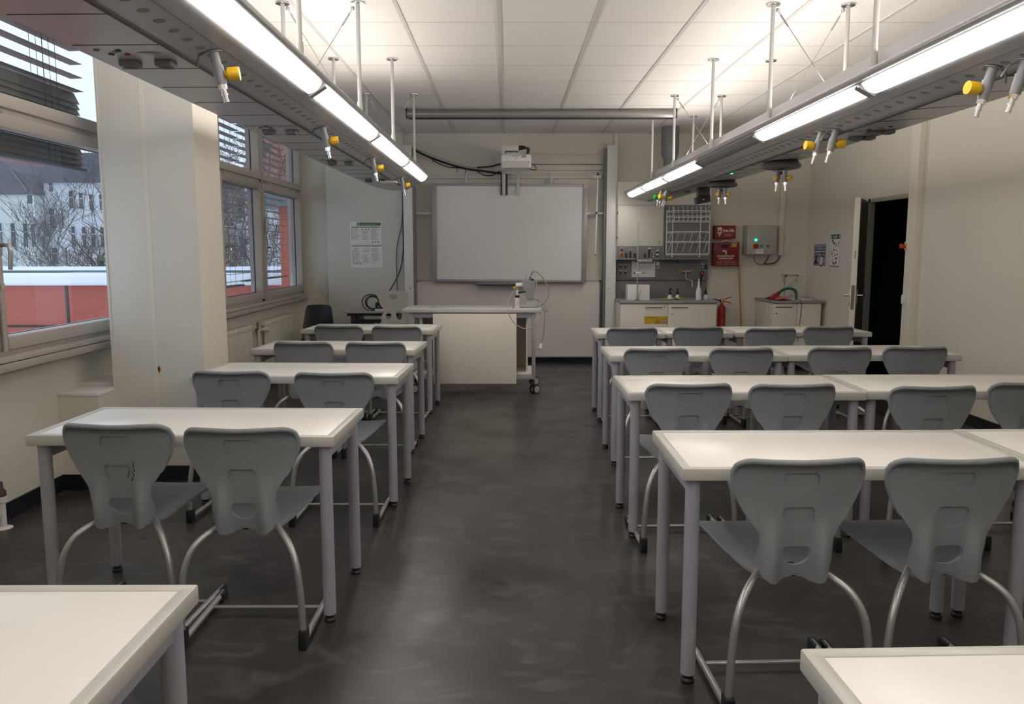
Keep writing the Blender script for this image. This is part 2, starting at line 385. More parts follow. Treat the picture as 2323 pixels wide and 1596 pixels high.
# doorway ------------------------------------------------------------------
d = MB()
d.box(XR-.012, XR+.04, DY1-.055, DY1, 0, DZ, .004).box(XR-.012, XR+.04, DY0, DY0+.04, 0, DZ, .004).box(XR-.012, XR+.04, DY0, DY1, DZ-.045, DZ, .004)
door = d.build('door_1', mat('door_frame', (.40, .39, .35), .45)); door['kind'] = 'structure'; door['label'] = 'open doorway to the dark corridor'
# leaf hinged on the far jamb, swung about 29 degrees into the room
lf = bpy.data.objects.new('leaf_hinge', None)
ang = math.radians(-29.0)
RL = Matrix.Translation((XR-.02, DY1-.03, 0)) @ Matrix.Rotation(ang, 4, 'Z')
leaf = MB().box(-.055, 0, -.79, 0, .01, DZ-.03, .004).xf(RL).build('leaf', DOORM, door)
MB().box(-.0005, .0015, -.785, -.005, .012, DZ-.035).xf(RL).build('shade_face', mat('door_shade_face', (.10, .092, .085), .35), leaf, False)  # corridor side of the leaf; its shade is put into the dark colour
MB().box(-.045, -.012, -.7915, -.789, .86, 1.10).xf(RL).build('lock_plate', mat('brass_worn', (.20, .15, .10), .4, metal=.5, var=.4, scale=60), leaf, False)
h = MB().box(.0, .008, -.76, -.72, .90, 1.06, .003).box(-.063, -.055, -.76, -.72, .90, 1.06, .003)
for sx, o in ((1, 0.0), (-1, -.055)): h.tube(spline([(o, -.74, 1.0), (o+sx*.05, -.74, 1.0), (o+sx*.058, -.72, 1.0), (o+sx*.058, -.62, 1.0)], 5), .01, 10)
h.xf(RL).build('handle', STEEL, leaf)
MB().box(-.032, -.018, -.7908, -.789, 1.36, 1.44).xf(RL).build('chipped_paint', mat('bare_primer', (.42, .33, .18), .6, var=.3, scale=40), leaf, False)
# corridor behind the doorway, its darkness painted on
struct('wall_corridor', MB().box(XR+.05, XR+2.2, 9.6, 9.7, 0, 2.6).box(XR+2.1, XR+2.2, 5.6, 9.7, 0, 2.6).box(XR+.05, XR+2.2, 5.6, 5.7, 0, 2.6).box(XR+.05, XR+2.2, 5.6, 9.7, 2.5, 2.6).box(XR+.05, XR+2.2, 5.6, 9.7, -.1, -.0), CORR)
# ================================================================ TABLES
HT = .752
def make_table(w, d, label, group):
    """origin on the floor under the middle of the edge that faces the camera"""
    t = thing('classroom_table', label, 'table', group=group)
    hw = w/2
    MB().box(-hw+.028, hw-.028, .028, d-.028, HT-.03, HT-.0035, .001).build('tabletop', TOPW, t)
    e = MB(); r = .032
    for (x0, x1, y0, y1) in ((-hw, hw, 0, r), (-hw, hw, d-r, d)): e.box(x0, x1, y0, y1, HT-.042, HT, .006)
    for (x0, x1) in ((-hw, -hw+r), (hw-r, hw)): e.box(x0, x1, .020, d-.020, HT-.042, HT, .006)
    e.build('edging', EDGE, t)
    for sx in (-1, 1):
        for y in (.045, d-.045):
            x = sx*(hw-.045)
            l = MB().cyl((x, y, .032), (x, y, HT-.042), .0245, 20).build('leg', LEG, t)
            MB().lathe([(.017, .018), (.019, .034)], (x, y, 0), n=16).lathe([(.021, 0), (.022, .010), (.016, .018)], (x, y, 0), n=16).build('glide', BLACK, l)
        x = sx*(hw-.045)
        MB().box(x-.014, x+.014, .045, d-.045, HT-.098, HT-.042, .003).build('end_rail', LEG, t)
    MB().box(-hw+.045, hw-.045, d/2-.015, d/2+.015, HT-.075, HT-.042, .003).build('cross_rail', LEG, t)
    return t
tb = make_table(1.18, .56, 'x', 'two-seat tables')
tb1 = make_table(.575, .54, 'x', 'one-seat tables')
first = {0: True, 1: True}
def table(src, k, x, y, rot, label):
    if first[k]:
        first[k] = False; o = src; o.location = (x, y, 0); o.rotation_euler = (0, 0, math.radians(rot)); o['label'] = label
    else: o = dup(src, None, (x, y, 0), math.radians(rot), label)
    return o
# window side, camera to board
table(tb, 0, -1.245, 1.065, 0, 'white table cropped by the lower left corner, no chair in view')
table(tb, 0, -1.252, 2.985, -1.5, 'white two-seat table beside the window pier, chair with black scribbles pushed in')
table(tb, 0, -1.205, 4.425, -2.5, 'white two-seat window-side table just past the window pier, second with chairs')
table(tb, 0, -1.25, 5.635, -3, 'white two-seat table standing beside the first radiator')
table(tb, 0, -1.255, 7.06, -3.5, 'white two-seat table right in front of the demonstration desk')
# door side
table(tb, 0, 1.118, .80, 1.5, 'white table cropped by the lower right corner of the view')
table(tb, 0, 1.148, 2.515, 0, 'white two-seat aisle table with the two largest chair backs at it')
table(tb, 0, 2.335, 2.535, .5, 'white table cut by the right edge, joined to the largest aisle table')
table(tb, 0, 1.175, 3.90, .2, 'white two-seat aisle table, second of four on the door side')
table(tb, 0, 2.36, 3.925, .4, 'white table joined to the second aisle table, its far end past the doorway')
table(tb, 0, 1.26, 5.285, .4, 'white two-seat aisle table, third of four on the door side')
table(tb, 0, 2.445, 5.315, .8, 'white table whose far corner stands just below the dark doorway, third row')
table(tb1, 1, 1.022, 6.70, .3, 'narrow one-seat white table at the aisle, before the wall sink counter')
table(tb1, 1, 1.603, 6.735, .3, 'narrow one-seat white table in the middle of the row before the sink counter')
table(tb, 0, 2.512, 6.80, 1.6, 'white two-seat table in front of the corner sink cabinet and the door leaf')

# ================================================================ CHAIRS
WB = [(.40, .118), (.47, .118), (.50, .117), (.54, .114), (.57, .121), (.60, .141), (.64, .167), (.68, .187), (.72, .200), (.75, .205), (.78, .204), (.80, .199), (.815, .190)]
def st(x): x = min(1, max(0, x)); return x*x*(3-2*x)
def back_y(x, z):
    """depth of the shell's middle surface: lean, wrap, two ridges running down into the lobes, rolled top"""
    ax = abs(x)
    y = .092 - (z-.41)*.105
    y += .75*x*x*st((z-.52)/.15)
    y -= .036*math.exp(-((ax-.080)/.024)**2)*(1-st((z-.45)/.20))
    y += .65*max(0, ax-.095)*(1-st((z-.45)/.13))
    if z > .772: y -= .022*((z-.772)/.04)**2
    return y
def back_rows():
    rows = []; NZ, NX = 56, 52
    for i in range(NZ+1):
        t = i/NZ; row = []
        for j in range(NX+1):
            u = -1 + 2*j/NX
            ze = .4685 + t*(.767-.4685)              # height of the outline at this row
            x = u*lerp_tab(WB, ze)
            ax = abs(x)
            ab = abs(u)*.118; zb = .410 + .024*math.exp(-(ab/.036)**4) + 26*max(0, ab-.070)**2
            edge = max(0, (abs(u)-.76)/.24)
            zt = .812 - .045*(1-math.sqrt(max(0, 1-edge*edge))) - .004*(1-min(1, ax/.16))
            z = zb + t*(zt-zb)
            row.append((x, back_y(x, z), z))
        rows.append(row)
    return rows
def d_shape(cx, z0, z1, w, n=14):
    """half-round outline: flat top, bowed bottom"""
    pts = []; r = .010
    for k in range(n+1):
        a = PI + PI*k/n
        pts.append((cx + w/2*math.cos(a), z1-(z1-z0)*.42 + (z1-z0)*.58*math.sin(a)))
    pts += [(cx+w/2, z1-r), (cx+w/2-r, z1), (cx-w/2+r, z1), (cx-w/2, z1-r)]
    return pts
def shell_mesh(rows, thick, cuts):
    b = MB().grid(rows); bmesh.ops.recalc_face_normals(b.b, faces=b.b.faces)
    me = bpy.data.meshes.new('tmp'); b.b.to_mesh(me); b.b.free()
    o = bpy.data.objects.new('tmp', me); COL.objects.link(o)
    so = o.modifiers.new('s', 'SOLIDIFY'); so.thickness = thick; so.offset = 0
    tmp = [o]
    for cb in cuts:
        bmesh.ops.recalc_face_normals(cb.b, faces=cb.b.faces)
        cm = bpy.data.meshes.new('c'); cb.b.to_mesh(cm); cb.b.free(); co = bpy.data.objects.new('c', cm); COL.objects.link(co); tmp.append(co)
        bo = o.modifiers.new('b', 'BOOLEAN'); bo.operation = 'DIFFERENCE'; bo.object = co; bo.solver = 'EXACT'
    dg = bpy.context.evaluated_depsgraph_get(); dg.update()
    out = bpy.data.meshes.new_from_object(o.evaluated_get(dg))
    for x in tmp:
        m = x.data; bpy.data.objects.remove(x); bpy.data.meshes.remove(m)
    return out
BR = back_rows()
def y_at(x, z): return back_y(x, z)
cut_hole = MB().prism(d_shape(0, .462, .526, .092), 'Y', -.2, .3)
def pocket(z0, z1, w, depth=.0062):
    """cutter whose inner face follows the rear of the shell, `depth` below its surface"""
    b = MB(); out = d_shape(0, z0, z1, w); cz = (z0+z1)/2; rings = []
    for f in (1, .66, .33):
        rings.append([b.b.verts.new((x*f, back_y(x*f, cz+(z-cz)*f) - .0065 + depth, cz+(z-cz)*f)) for x, z in out])
    c = b.b.verts.new((0, back_y(0, cz) - .0065 + depth, cz)); o2 = [b.b.verts.new((x, -.2, z)) for x, z in out]; n = len(out)
    for A, B in ((rings[0], rings[1]), (rings[1], rings[2]), (o2, rings[0])):
        for k in range(n): b.b.faces.new((A[k], A[(k+1) % n], B[(k+1) % n], B[k]))
    for k in range(n): b.b.faces.new((rings[2][k], rings[2][(k+1) % n], c))
    b.b.faces.new(o2); return b
cut_a = pocket(.706, .768, .113); cut_b = pocket(.585, .656, .100)
BACK_ME = shell_mesh(BR, .013, [cut_hole, cut_a, cut_b]); BACK_ME.name = 'chair_back'
bead = bmesh.new(); bead.from_mesh(BACK_ME); mb_ = MB(); mb_.b.free(); mb_.b = bead
edge_pts = [Vector(r[0]) for r in BR[29:-1:3]] + [Vector(p) for p in BR[-1]] + [Vector(r[-1]) for r in BR[29:-1:3]][::-1]
n_ = len(edge_pts)
mb_.tube([p + Vector((0, -.001, -.004 if 9 < i < n_-9 else 0)) for i, p in enumerate(edge_pts)], .0085, 10, rs=[.0045 + .0055*min(1, i/9, (n_-1-i)/9) for i in range(n_)])
bead.to_mesh(BACK_ME); bead.free()
def seat_rows():
    rows = []; NV, NU = 30, 30
    WS = [(0, .088), (.05, .112), (.12, .136), (.22, .158), (.35, .175), (.5, .188), (.7, .199), (.85, .203), (.94, .199), (1, .178)]
    ZS = [(0, .416), (.05, .418), (.12, .423), (.22, .430), (.35, .438), (.55, .449), (.8, .459), (.92, .458), (1, .447)]
    for i in range(NV+1):
        v = i/NV; row = []
        for j in range(NU+1):
            u = -1+2*j/NU; x = u*lerp_tab(WS, v)
            y = .086 + v*.439 - (.030*abs(u)**4 if v > .9 else 0)*((v-.9)/.1 if v > .9 else 0)
            z = lerp_tab(ZS, v) + .018*(abs(u)**2.2)*min(1, v/.3)*(1-.7*max(0, (v-.6)/.4)) + (.016*(1-v/.15)*max(0, 1-abs(u)/.6) if v < .15 else 0)
            row.append((x, y, z))
        rows.append(row)
    return rows
SEAT_ME = shell_mesh(seat_rows(), .010, []); SEAT_ME.name = 'chair_seat'
def make_chair(label):
    """origin on the floor between the two rear feet; the sitter looks along +Y"""
    t = thing('school_chair', label, 'chair', group='grey classroom chairs')
    put('backrest', BACK_ME, SHELL, t); put('seat', SEAT_ME, SHELL, t)
    MB().box(-.075, .075, .10, .34, .412, .434, .01).build('seat_mount', BLACK, t)
    for s in (-1, 1):
        MB().tube(spline([(s*.2225, .0, .02), (s*.220, 0, .14), (s*.214, .004, .23), (s*.201, .014, .315), (s*.172, .04, .378), (s*.13, .085, .412), (s*.085, .14, .424), (s*.03, .16, .426)], 5), .0125, 14).build('leg', TUBE, t)
        MB().tube([(s*.2225, .012, .024), (s*.2225, .43, .024)], .0125, 14).build('runner', TUBE, t)
        MB().box(s*.2225-.0155, s*.2225+.0155, -.024, .03, 0, .072, .005).build('foot', BLACK, t)
        MB().box(s*.2225-.0145, s*.2225+.0145, .375, .445, .0, .036, .006).build('front_glide', BLACK, t)
    MB().cyl((-.2225, .285, .026), (.2225, .285, .026), .008, 10).build('cross_bar', TUBE, t)
    return t
CH = make_chair('x'); chair_used = [False]
def chair(x, y, rot, label):
    if not chair_used[0]:
        chair_used[0] = True; CH.location = (x, y, 0); CH.rotation_euler = (0, 0, math.radians(rot)); CH['label'] = label; return CH
    return dup(CH, None, (x, y, 0), math.radians(rot), label)
A = 'grey plastic chair, '
chair(-.978, 2.80, 0, A+'aisle one of the pair at the table beside the window pier')
c_pen = chair(-1.465, 2.865, -3, A+'with small black scribbles on its back')
chair(-.925, 4.115, -1, A+'aisle one of the second window-side pair, tucked beside the aisle')
chair(-1.49, 4.17, -3, A+'wall one of the second window-side pair, before the pier corner')
chair(-.935, 5.50, -2, A+'aisle one of the pair at the table beside the radiators')
chair(-1.45, 5.53, -4, A+'wall one of the pair at the table beside the radiators')
chair(-.955, 6.69, -3, A+'aisle one of the pair closest to the demonstration desk')
chair(-1.455, 6.745, -3, A+'wall one of the pair closest to the demonstration desk')
chair(.905, 2.355, 2, A+'aisle one of the two largest on the door side')
chair(1.388, 2.36, 2, A+'second one from the aisle at the largest door-side table')
chair(.872, 3.75, 2, A+'at the aisle end of the second door-side table row')
chair(1.368, 3.735, 2, A+'second from the aisle in the second door-side table row')
chair(2.012, 3.67, 2.5, A+'third from the aisle in the second door-side table row')
chair(2.545, 3.775, 3, A+'cut by the right edge of the view, second door-side row')
chair(.965, 5.135, 1, A+'at the aisle end of the third door-side table row')
chair(1.53, 5.15, 2, A+'second from the aisle in the third door-side table row')
chair(2.19, 5.185, 1, A+'third from the aisle in the third door-side table row')
chair(2.70, 5.215, -1.5, A+'by the wall in the third row, below the doorway')
chair(1.02, 6.535, 1, A+'at the narrow aisle table in the row before the sink counter')
chair(1.583, 6.605, 1, A+'at the second narrow table from the aisle, before the sink counter')
chair(2.15, 6.48, 1, A+'in front of the wooden pointer by the wall, farthest row')
chair(2.683, 6.63, 0, A+'in front of the corner sink cabinet, farthest row')
pm = MB()
for (x, z, s) in ((.062, .655, .004), (.060, .645, .003), (.064, .636, .004), (.058, .628, .003), (.061, .618, .004), (.040, .622, .0035), (.037, .612, .003), (.056, .606, .004), (.054, .598, .004), (.062, .664, .003), (.045, .632, .003), (.059, .674, .002)):
    yy = y_at(x, z) - .0073
    pm.box(x-s*.5, x+s*.5, yy, yy+.001, z-s, z+s)
pm.build('pen_mark', INK, c_pen, False)

# teacher's chair behind the demonstration desk, turned to face the camera
tc = thing('teacher_chair', 'pale grey shell chair facing the room behind the demonstration desk', 'chair', (-1.29, 8.98, 0), math.radians(188))
rows = []
for i in range(31):
    t = i/30; z = .655 + t*(.995-.655); hw = lerp_tab([(.655, .135), (.70, .145), (.75, .115), (.79, .10), (.82, .135), (.87, .155), (.92, .162), (.97, .155), (.99, .135), (1.0, .115)], z)
    rows.append([(-1*u*hw, -.0 - (z-.65)*.12 + .6*(u*hw)**2, z) for u in [k/12-1 for k in range(25)]])
def cut_oval(cx, cz, rx, rz): return MB().prism([(cx+rx*math.cos(2*PI*k/18), cz+rz*math.sin(2*PI*k/18)*(1 if math.sin(2*PI*k/18) < 0 else .7)) for k in range(18)], 'Y', -.5, .5)
hole1 = cut_oval(.055, .722, .030, .042); hole2 = cut_oval(-.062, .735, .034, .062)
put('backrest', shell_mesh(rows, .010, [hole1, hole2]), SHELL2, tc)
MB().prism(d_shape(0, .90, .955, .09), 'Y', .012, -.0).build('grip_shade', mat('pale_chair_shade', (.27, .265, .245), .5), tc, False, loc=(0, -.035, 0))  # flat plate in a darker shell tone, painting the shade of a grip recess
rows = [[(u*(.12+.08*v), .0+v*.40, .655 - .03*math.sin(v*PI) + .02*u*u) for u in [k/8-1 for k in range(17)]] for v in [k/12 for k in range(13)]]
put('seat', shell_mesh(rows, .010, []), SHELL2, tc)
for s in (-1, 1):
    MB().tube(spline([(s*.19, .02, .02), (s*.18, .03, .35), (s*.12, .10, .61), (s*.05, .16, .625)], 6), .0125, 12).build('leg', TUBE, tc)
    MB().tube([(s*.19, .0, .018), (s*.19, .42, .018)], .0125, 12).build('runner', TUBE, tc)
MB().box(-.07, .07, .1, .3, .60, .632, .008).build('seat_mount', BLACK, tc)
# black lacquered chair in the corner
bc = thing('plywood_chair', 'glossy black chair in the corner between radiator and side table', 'chair', (-2.155, 9.05, 0), math.radians(178))
rows = []
for i in range(21):
    t = i/20; z = .46 + t*.375; hw = lerp_tab([(.46, .185), (.6, .175), (.78, .150), (.815, .142), (.835, .125)], z)
    rows.append([(-u*hw, -(z-.46)*.2 + .8*(u*hw)**2, z - .008*u*u) for u in [k/10-1 for k in range(21)]])
put('backrest', shell_mesh(rows, .012, []), BLACKG, bc)
rows = [[(u*.19, v*.40, .445 - .012*math.sin(v*PI)) for u in [k/8-1 for k in range(17)]] for v in [k/10 for k in range(11)]]
put('seat', shell_mesh(rows, .012, []), BLACKG, bc)
for s in (-1, 1):
    for y, fy in ((.05, -.06), (.33, .42)):
        MB().tube([(s*.16, y, .437), (s*.20, fy, .0)], .011, 10).build('leg', BLACK, bc)
# side table behind the desk with its docking box and coiled lead
sdt = thing('side_table', 'low side table with black underframe beside the corner, under the notices', 'table', (-1.58, 9.62, 0))
MB().box(-.335, .335, -.33, .33, .722, .742, .004).build('tabletop', GREYL, sdt)
MB().box(-.30, .30, -.30, .30, .690, .722).build('underframe', BLACK, sdt, False)
MB().box(-.22, .22, -.30, -.28, .60, .65).build('cross_bar', BLACK, sdt, False)
for s in (-1, 1): MB().box(s*.235-.025, s*.235+.025, -.29, .29, .03, .70, .004).box(s*.235-.03, s*.235+.03, -.33, .33, 0, .03, .004).build('leg', BLACK, sdt)
dk = thing('docking_box', 'small black box with blue light on a white slip, on the side table', 'electronics', (-1.475, 9.42, .742))
MB().box(-.085, .085, -.07, .07, 0, .028, .004).build('base', WHITE, dk); MB().box(-.082, .082, -.06, .06, .028, .10, .006).build('case', BLACK, dk)
MB().box(-.05, -.03, -.0615, -.06, .045, .06).build('badge', mat('pale_blue', (.25, .5, .8), .4), dk, False)
cc = MB()
for r, cx, cz, yy in ((.078, -1.60, .842, 9.40), (.070, -1.595, .838, 9.415), (.095, -1.625, .838, 9.43), (.074, -1.59, .835, 9.39)):
    cc.tube([(cx + r*math.cos(a), yy + .012*math.sin(2*a), cz + r*math.sin(a)) for a in [2*PI*k/30 for k in range(31)]], .006, 8)
cc.tube(spline([(-1.60, 9.40, .92), (-1.56, 9.42, .925), (-1.53, 9.44, .87), (-1.51, 9.45, .82)], 5), .005, 8)
tag(cc.build('coiled_lead', BLACK), 'coil of black cable standing on the side table beside the docking box', 'cable')
# ================================================================ DEMONSTRATION DESK
dd = thing('demonstration_desk', 'wheeled white demonstration desk with hanging front panel under the board', 'desk', (-.37, 8.03, 0), math.radians(-1.2))
MB().box(-.70, .70, 0, .60, .826, .862, .005).build('worktop', EDGE, dd)
for (x0, x1) in ((-.675, -.43), (-.422, .40), (.408, .675)): MB().box(x0, x1, .03, .57, .861, .8632, .001).build('top_panel', mat('desk_top', (.60, .585, .56), .25), dd)
MB().box(-.4285, -.4235, .02, .57, .8615, .8634).box(.402, .4065, .02, .57, .8615, .8634).build('joint_gap', BLACK, dd, False)
MB().box(-.39, .445, -.028, -.008, .112, .818, .002).build('front_panel', CABW, dd)
for x in (-.62, .62):
    for y in (.045, .555):
        MB().box(x-.017, x+.017, y-.017, y+.017, .145, .828, .002).build('leg', LEG, dd)
        c = MB().cyl((x-.01, y, .075), (x-.01, y, .15), .018).box(x-.03, x+.01, y-.02, y+.03, .085, .12, .004)
        cs = c.build('caster', BLACK, dd)
        RC = Matrix.Translation((x, y, 0)) @ Matrix.Rotation(math.radians(-48), 4, 'Z') @ Matrix.Translation((-x, -y, 0))
        for s in (-1, 1): MB().lathe([(.034, -.009), (.047, -.007), (.047, .007), (.034, .009)], (x+s*.024, y+.015, .047), 'X').xf(RC).build('wheel', BLACK, cs); MB().lathe([(.036, -.0098), (.036, .0098)], (x+s*.024, y+.015, .047), 'X').xf(RC).build('hub_cap', GREYL, cs)
MB().box(-.62, .62, .03, .06, .772, .826, .002).box(-.62, .62, .54, .57, .772, .826, .002).box(-.62, .62, .03, .06, .148, .195, .002).box(-.62, .62, .54, .57, .148, .195, .002).build('frame_rail', LEG, dd)
MB().box(-.60, .60, .04, .56, .196, .214, .002).build('shelf', CABW, dd)
MB().box(.54, .558, .10, .55, .214, .77, .002).box(-.53, -.512, .10, .55, .214, .77, .002).box(-.53, .558, .52, .535, .214, .77).build('side_panel', CABW, dd)
tw = thing('service_column', 'grey tapered socket column with yellow gas tap on the demonstration desk', 'socket column', (.225, 8.33, .862))
MB().prism([(-.043, 0), (.028, 0), (.030, .085), (-.046, .085)], 'Y', -.03, .04).build('foot', GREYL, tw)
MB().prism([(-.046, .085), (.030, .085), (.045, .272), (-.095, .272)], 'Y', -.045, .055).build('body', mat('column_grey', (.25, .255, .265), .4), tw)
v = MB().cyl((-.08, -.01, .235), (-.155, -.01, .226), .024, r1=.020).build('gas_tap', WHITE, tw)
MB().cyl((-.155, -.012, .20), (-.182, -.012, .196), .016).build('knob', YKNOB, v); MB().cyl((-.143, -.01, .22), (-.135, -.01, .165), .008).build('nozzle', CHROME, v)
MB().cyl((-.01, 0, .272), (-.002, 0, .31), .015).build('plug', mat('plug_grey', (.14, .16, .18), .5), tw)
MB().cyl((.02, .01, .272), (.022, .01, .29), .012).build('plug', BLACK, tw)
MB().tube(spline([(-.055, 0, .272), (-.05, 0, .315), (-.045, 0, .335)], 4), .006, 8).build('tap_lever', STEEL, tw)
O = Vector((.225, 8.30, .862))
def onO(l): return [O + Vector(p) for p in l]
tag(MB().tube(spline(onO([(-.002, .02, .31), (.02, .01, .355), (.06, .0, .362), (.125, -.01, .30), (.18, -.02, .19), (.165, -.04, .08), (.10, -.06, .02), (-.02, -.08, .008), (-.11, -.10, .006), (0, -.14, .012), (.10, -.16, -.005), (.175, -.17, -.03), (.12, -.05, .05), (.03, .0, .09)]), 8), .0055, 8).build('mains_lead', CABLE), 'dark grey cable looping up from the socket column and back over the desk', 'cable')
tag(MB().tube(spline(onO([(-.004, 0, .31), (.008, -.02, .365), (.035, -.03, .375), (.05, -.05, .30), (.07, -.08, .12), (.085, -.10, .0), (.075, -.38, -.08), (.02, -.40, -.17), (-.06, -.40, -.185), (-.16, -.40, -.14), (-.225, -.39, -.04), (-.235, -.35, .06), (-.21, -.28, .13), (-.175, -.22, .175), (-.135, -.10, .185)]), 8), .0045, 8).build('gas_hose', mat('pale_hose', (.33, .34, .31), .5)), 'pale thin hose hanging in a wide loop over the desk edge', 'hose')
pl = thing('plug_lead', 'cable with a mains plug hanging down beside the demonstration desk', 'cable', (.345, 8.0, .83))
MB().tube(spline([(-.02, .12, .042), (0, -.03, .045), (.008, -.05, .0), (.006, -.05, -.13), (-.002, -.05, -.22), (-.022, -.05, -.30)], 6), .0045, 8).build('lead', CABLE, pl)
MB().cyl((-.022, -.05, -.30), (-.030, -.05, -.335), .010, r1=.018).cyl((-.030, -.05, -.335), (-.034, -.05, -.352), .018).build('plug', WHITE, pl)
MB().cyl((-.042, -.05, -.35), (-.045, -.05, -.372), .003, 8).cyl((-.027, -.05, -.352), (-.030, -.05, -.374), .003, 8).build('pin', STEEL, pl)
gb = thing('gas_cartridge', 'slim white cartridge with black collar beside the socket column', 'gas bottle', (.085, 8.25, .863))
MB().lathe([(.020, 0), (.022, .004), (.022, .115), (.020, .12)], n=20).build('body', WHITE, gb)
MB().lathe([(.0222, .10), (.0225, .122), (.014, .127)], n=20).build('collar', BLACK, gb)
MB().lathe([(.010, .125), (.008, .15), (.011, .155), (.011, .17), (.006, .176)], n=16).build('valve', WHITE, gb)
MB().tube([(0, 0, .15), (.05, .0, .158), (.085, 0, .165)], .008, 8).build('connector', BLACK, gb)
flats([(-.016, .016, .02+.013*k, .024+.013*k) for k in range(6)], -.0222, INKG, 'print', gb)
# ================================================================ CEILING SERVICE BOOMS
def sec_z(sec, x): return lerp_tab(sec, x)
def boom(side, label, sec, top, nose, segs, off, y0, rods_in, rods_out, ups, braces):
    """side=-1 window row, +1 door row; sec = underside (|x|, z) from the aisle rail outwards"""
    t = thing('service_boom', label, 'ceiling service boom', (0, 0, 0), group='ceiling service booms')
    xs = []
    for (a, za), (b_, zb) in zip(sec, sec[1:]):
        n = max(1, int((b_-a)/.03))
        xs += [a + (b_-a)*k/n for k in range(n)]
    xs.append(sec[-1][0]); xs = sorted(set(xs + [p[0] for p in top[1:-1]]))
    def ytip(x): return lerp_tab(nose, x)
    ymin = min(n[1] for n in nose)
    # bottom skin + top skin with a tapered nose
    b = MB(); rows_b, rows_t = [], []
    for x in xs:
        yt = ytip(x); zb = sec_z(sec, x); zt = lerp_tab(top, x)
        rows_b.append([(side*x, y, zb) for y in (y0, ymin-.6, yt)])
        rows_t.append([(side*x, y0, zt), (side*x, ymin-.6, zt), (side*x, yt, zb+min(.028, zt-zb))])
    b.grid(rows_b); b.grid(rows_t)
    b.grid([[r[2] for r in rows_b], [r[2] for r in rows_t]])
    b.grid([[r[0] for r in rows_b], [r[0] for r in rows_t]])
    b.grid([rows_b[0], rows_t[0]]); b.grid([rows_b[-1], rows_t[-1]])
    bmesh.ops.remove_doubles(b.b, verts=b.b.verts, dist=1e-5)
    b.build('housing', BOOM, t)
    (x0, z0), (x1, z1), (x2, z2), (x3, z3), (x4, z4) = sec[:5]
    # bright aluminium rail along the aisle edge
    MB().tube([(side*(x0+.004), y0, z0+.008), (side*(x0+.004), ytip(x0)-.03, z0+.008), (side*(x0+.012), ytip(x0), z0+.002)], .016, 14).build('edge_rail', BOOML, t)
    # lit covers
    def strip(ya, yb, m, name, lift=.004):
        dx, dz = x2-x1, z2-z1; n = Vector((dz, 0, -dx)).normalized(); rows = []
        for k in range(7):
            f = k/6; bow = .010*math.sin(PI*f)
            rows.append([(side*(x1+dx*f + n.x*(lift+bow)), y, z1+dz*f + n.z*(lift+bow)) for y in (ya, yb)])
        g = MB().grid(rows); g.grid([[(p[0], p[1], p[2]+.006) for p in r] for r in rows]); g.grid([rows[0], [(p[0], p[1], p[2]+.006) for p in rows[0]]]); g.grid([rows[-1], [(p[0], p[1], p[2]+.006) for p in rows[-1]]])
        return g.build(name, m, t)
    for a, c in segs: strip(a, c, DIFF, 'light_cover')
    for a, c in off: strip(a, c, mat('unlit_cover', (.16, .155, .155), .35), 'unlit_cover', .001)
    # dividers between the covers
    ends = sorted(segs+off)
    for (a, c), (a2, c2) in zip(ends, ends[1:]):
        dx, dz = x2-x1, z2-z1; n = Vector((dz, 0, -dx)).normalized()
        g = MB().grid([[(side*(x1-.004+(dx+.008)*f + n.x*l), y, z1+dz*f + n.z*l) for f in (0, 1)] for l, y in ((.0, c-.003), (.018, c-.003), (.018, a2+.003), (.0, a2+.003))])
        g.build('divider', mat('divider_grey', (.22, .215, .21), .4), t)
    # indirect lamps lying on top
    xu = (x0+x4)/2 + .08; zu = lerp_tab(top, xu)
    for a, c in ups:
        pr = [(side*xu + .032*math.cos(PI*k/10), zu+.003+.055*math.sin(PI*k/10)) for k in range(11)]
        MB().prism(pr, 'Y', a, c).build('uplight', UPL, t)
    # groove along the middle and fine panel joints
    g = MB(); zg = z3
    g.box(*sorted((side*(x3-.008), side*(x3+.010))), y0, ytip(x3)-.06, z3-.003, z3+.01); g.build('groove', BOOMD, t, False)
    j = MB(); y = y0+.5
    while y < ymin-.3:
        dx, dz = x4-x3-.03, z4-z3
        L = math.hypot(dx, dz); a = math.atan2(dz, dx)*side
        j.box(-L/2, L/2, -.0015, .0015, -.0012, .001, rot=Matrix.Rotation(-math.atan2(dz, dx)*side, 3, 'Y'), piv=(0, 0, 0))
        for v in list(j.b.verts)[-8:]: v.co += Vector((side*(x3+.015+dx/2), y, z3+dz*.5))
        y += .33
    j.box(*sorted((side*(x2+.075), side*(x2+.078))), y0, ymin-.1, lerp_tab(sec, x2+.0765)-.0015, lerp_tab(sec, x2+.0765)+.001)
    j.build('panel_joint', BOOMD, t, False)
    # row of small round covers on the inner panel
    dn = Vector((side*(z3-z2), 0, -(x3-x2))).normalized()
    if dn.z > 0: dn = -dn
    xd = x2 + (x3-x2)*.62; zd = lerp_tab(sec, xd); y = 1.9
    cov = MB().cyl(dn*.0012, -dn*.003, .017, 16).build('round_cover', DOT, t); cov.location = (side*xd, y, zd)
    while y < ymin-.45:
        y += .1027; dup(cov, t, (side*xd, y, zd))
    # hanger rods with ceiling plates and brace wires
    def rod(x, y, zb):
        r = MB().cyl((side*x, y, zb), (side*x, y, ZC), .0125, 12).cyl((side*x, y, zb), (side*x, y, zb+.13), .0165, 12).build('hanger_rod', ROD, t)
        MB().lathe([(.04, ZC-.012), (.042, ZC-.008), (.042, ZC-.001)], (side*x, y, 0), n=20).build('ceiling_plate', STEEL, r)
    zi = lerp_tab(top, rods_in[0]); zo = lerp_tab(top, rods_out[0])
    for y in rods_in[1]: rod(rods_in[0], y, zi-.002)
    for y in rods_out[1]: rod(rods_out[0], y, zo-.002)
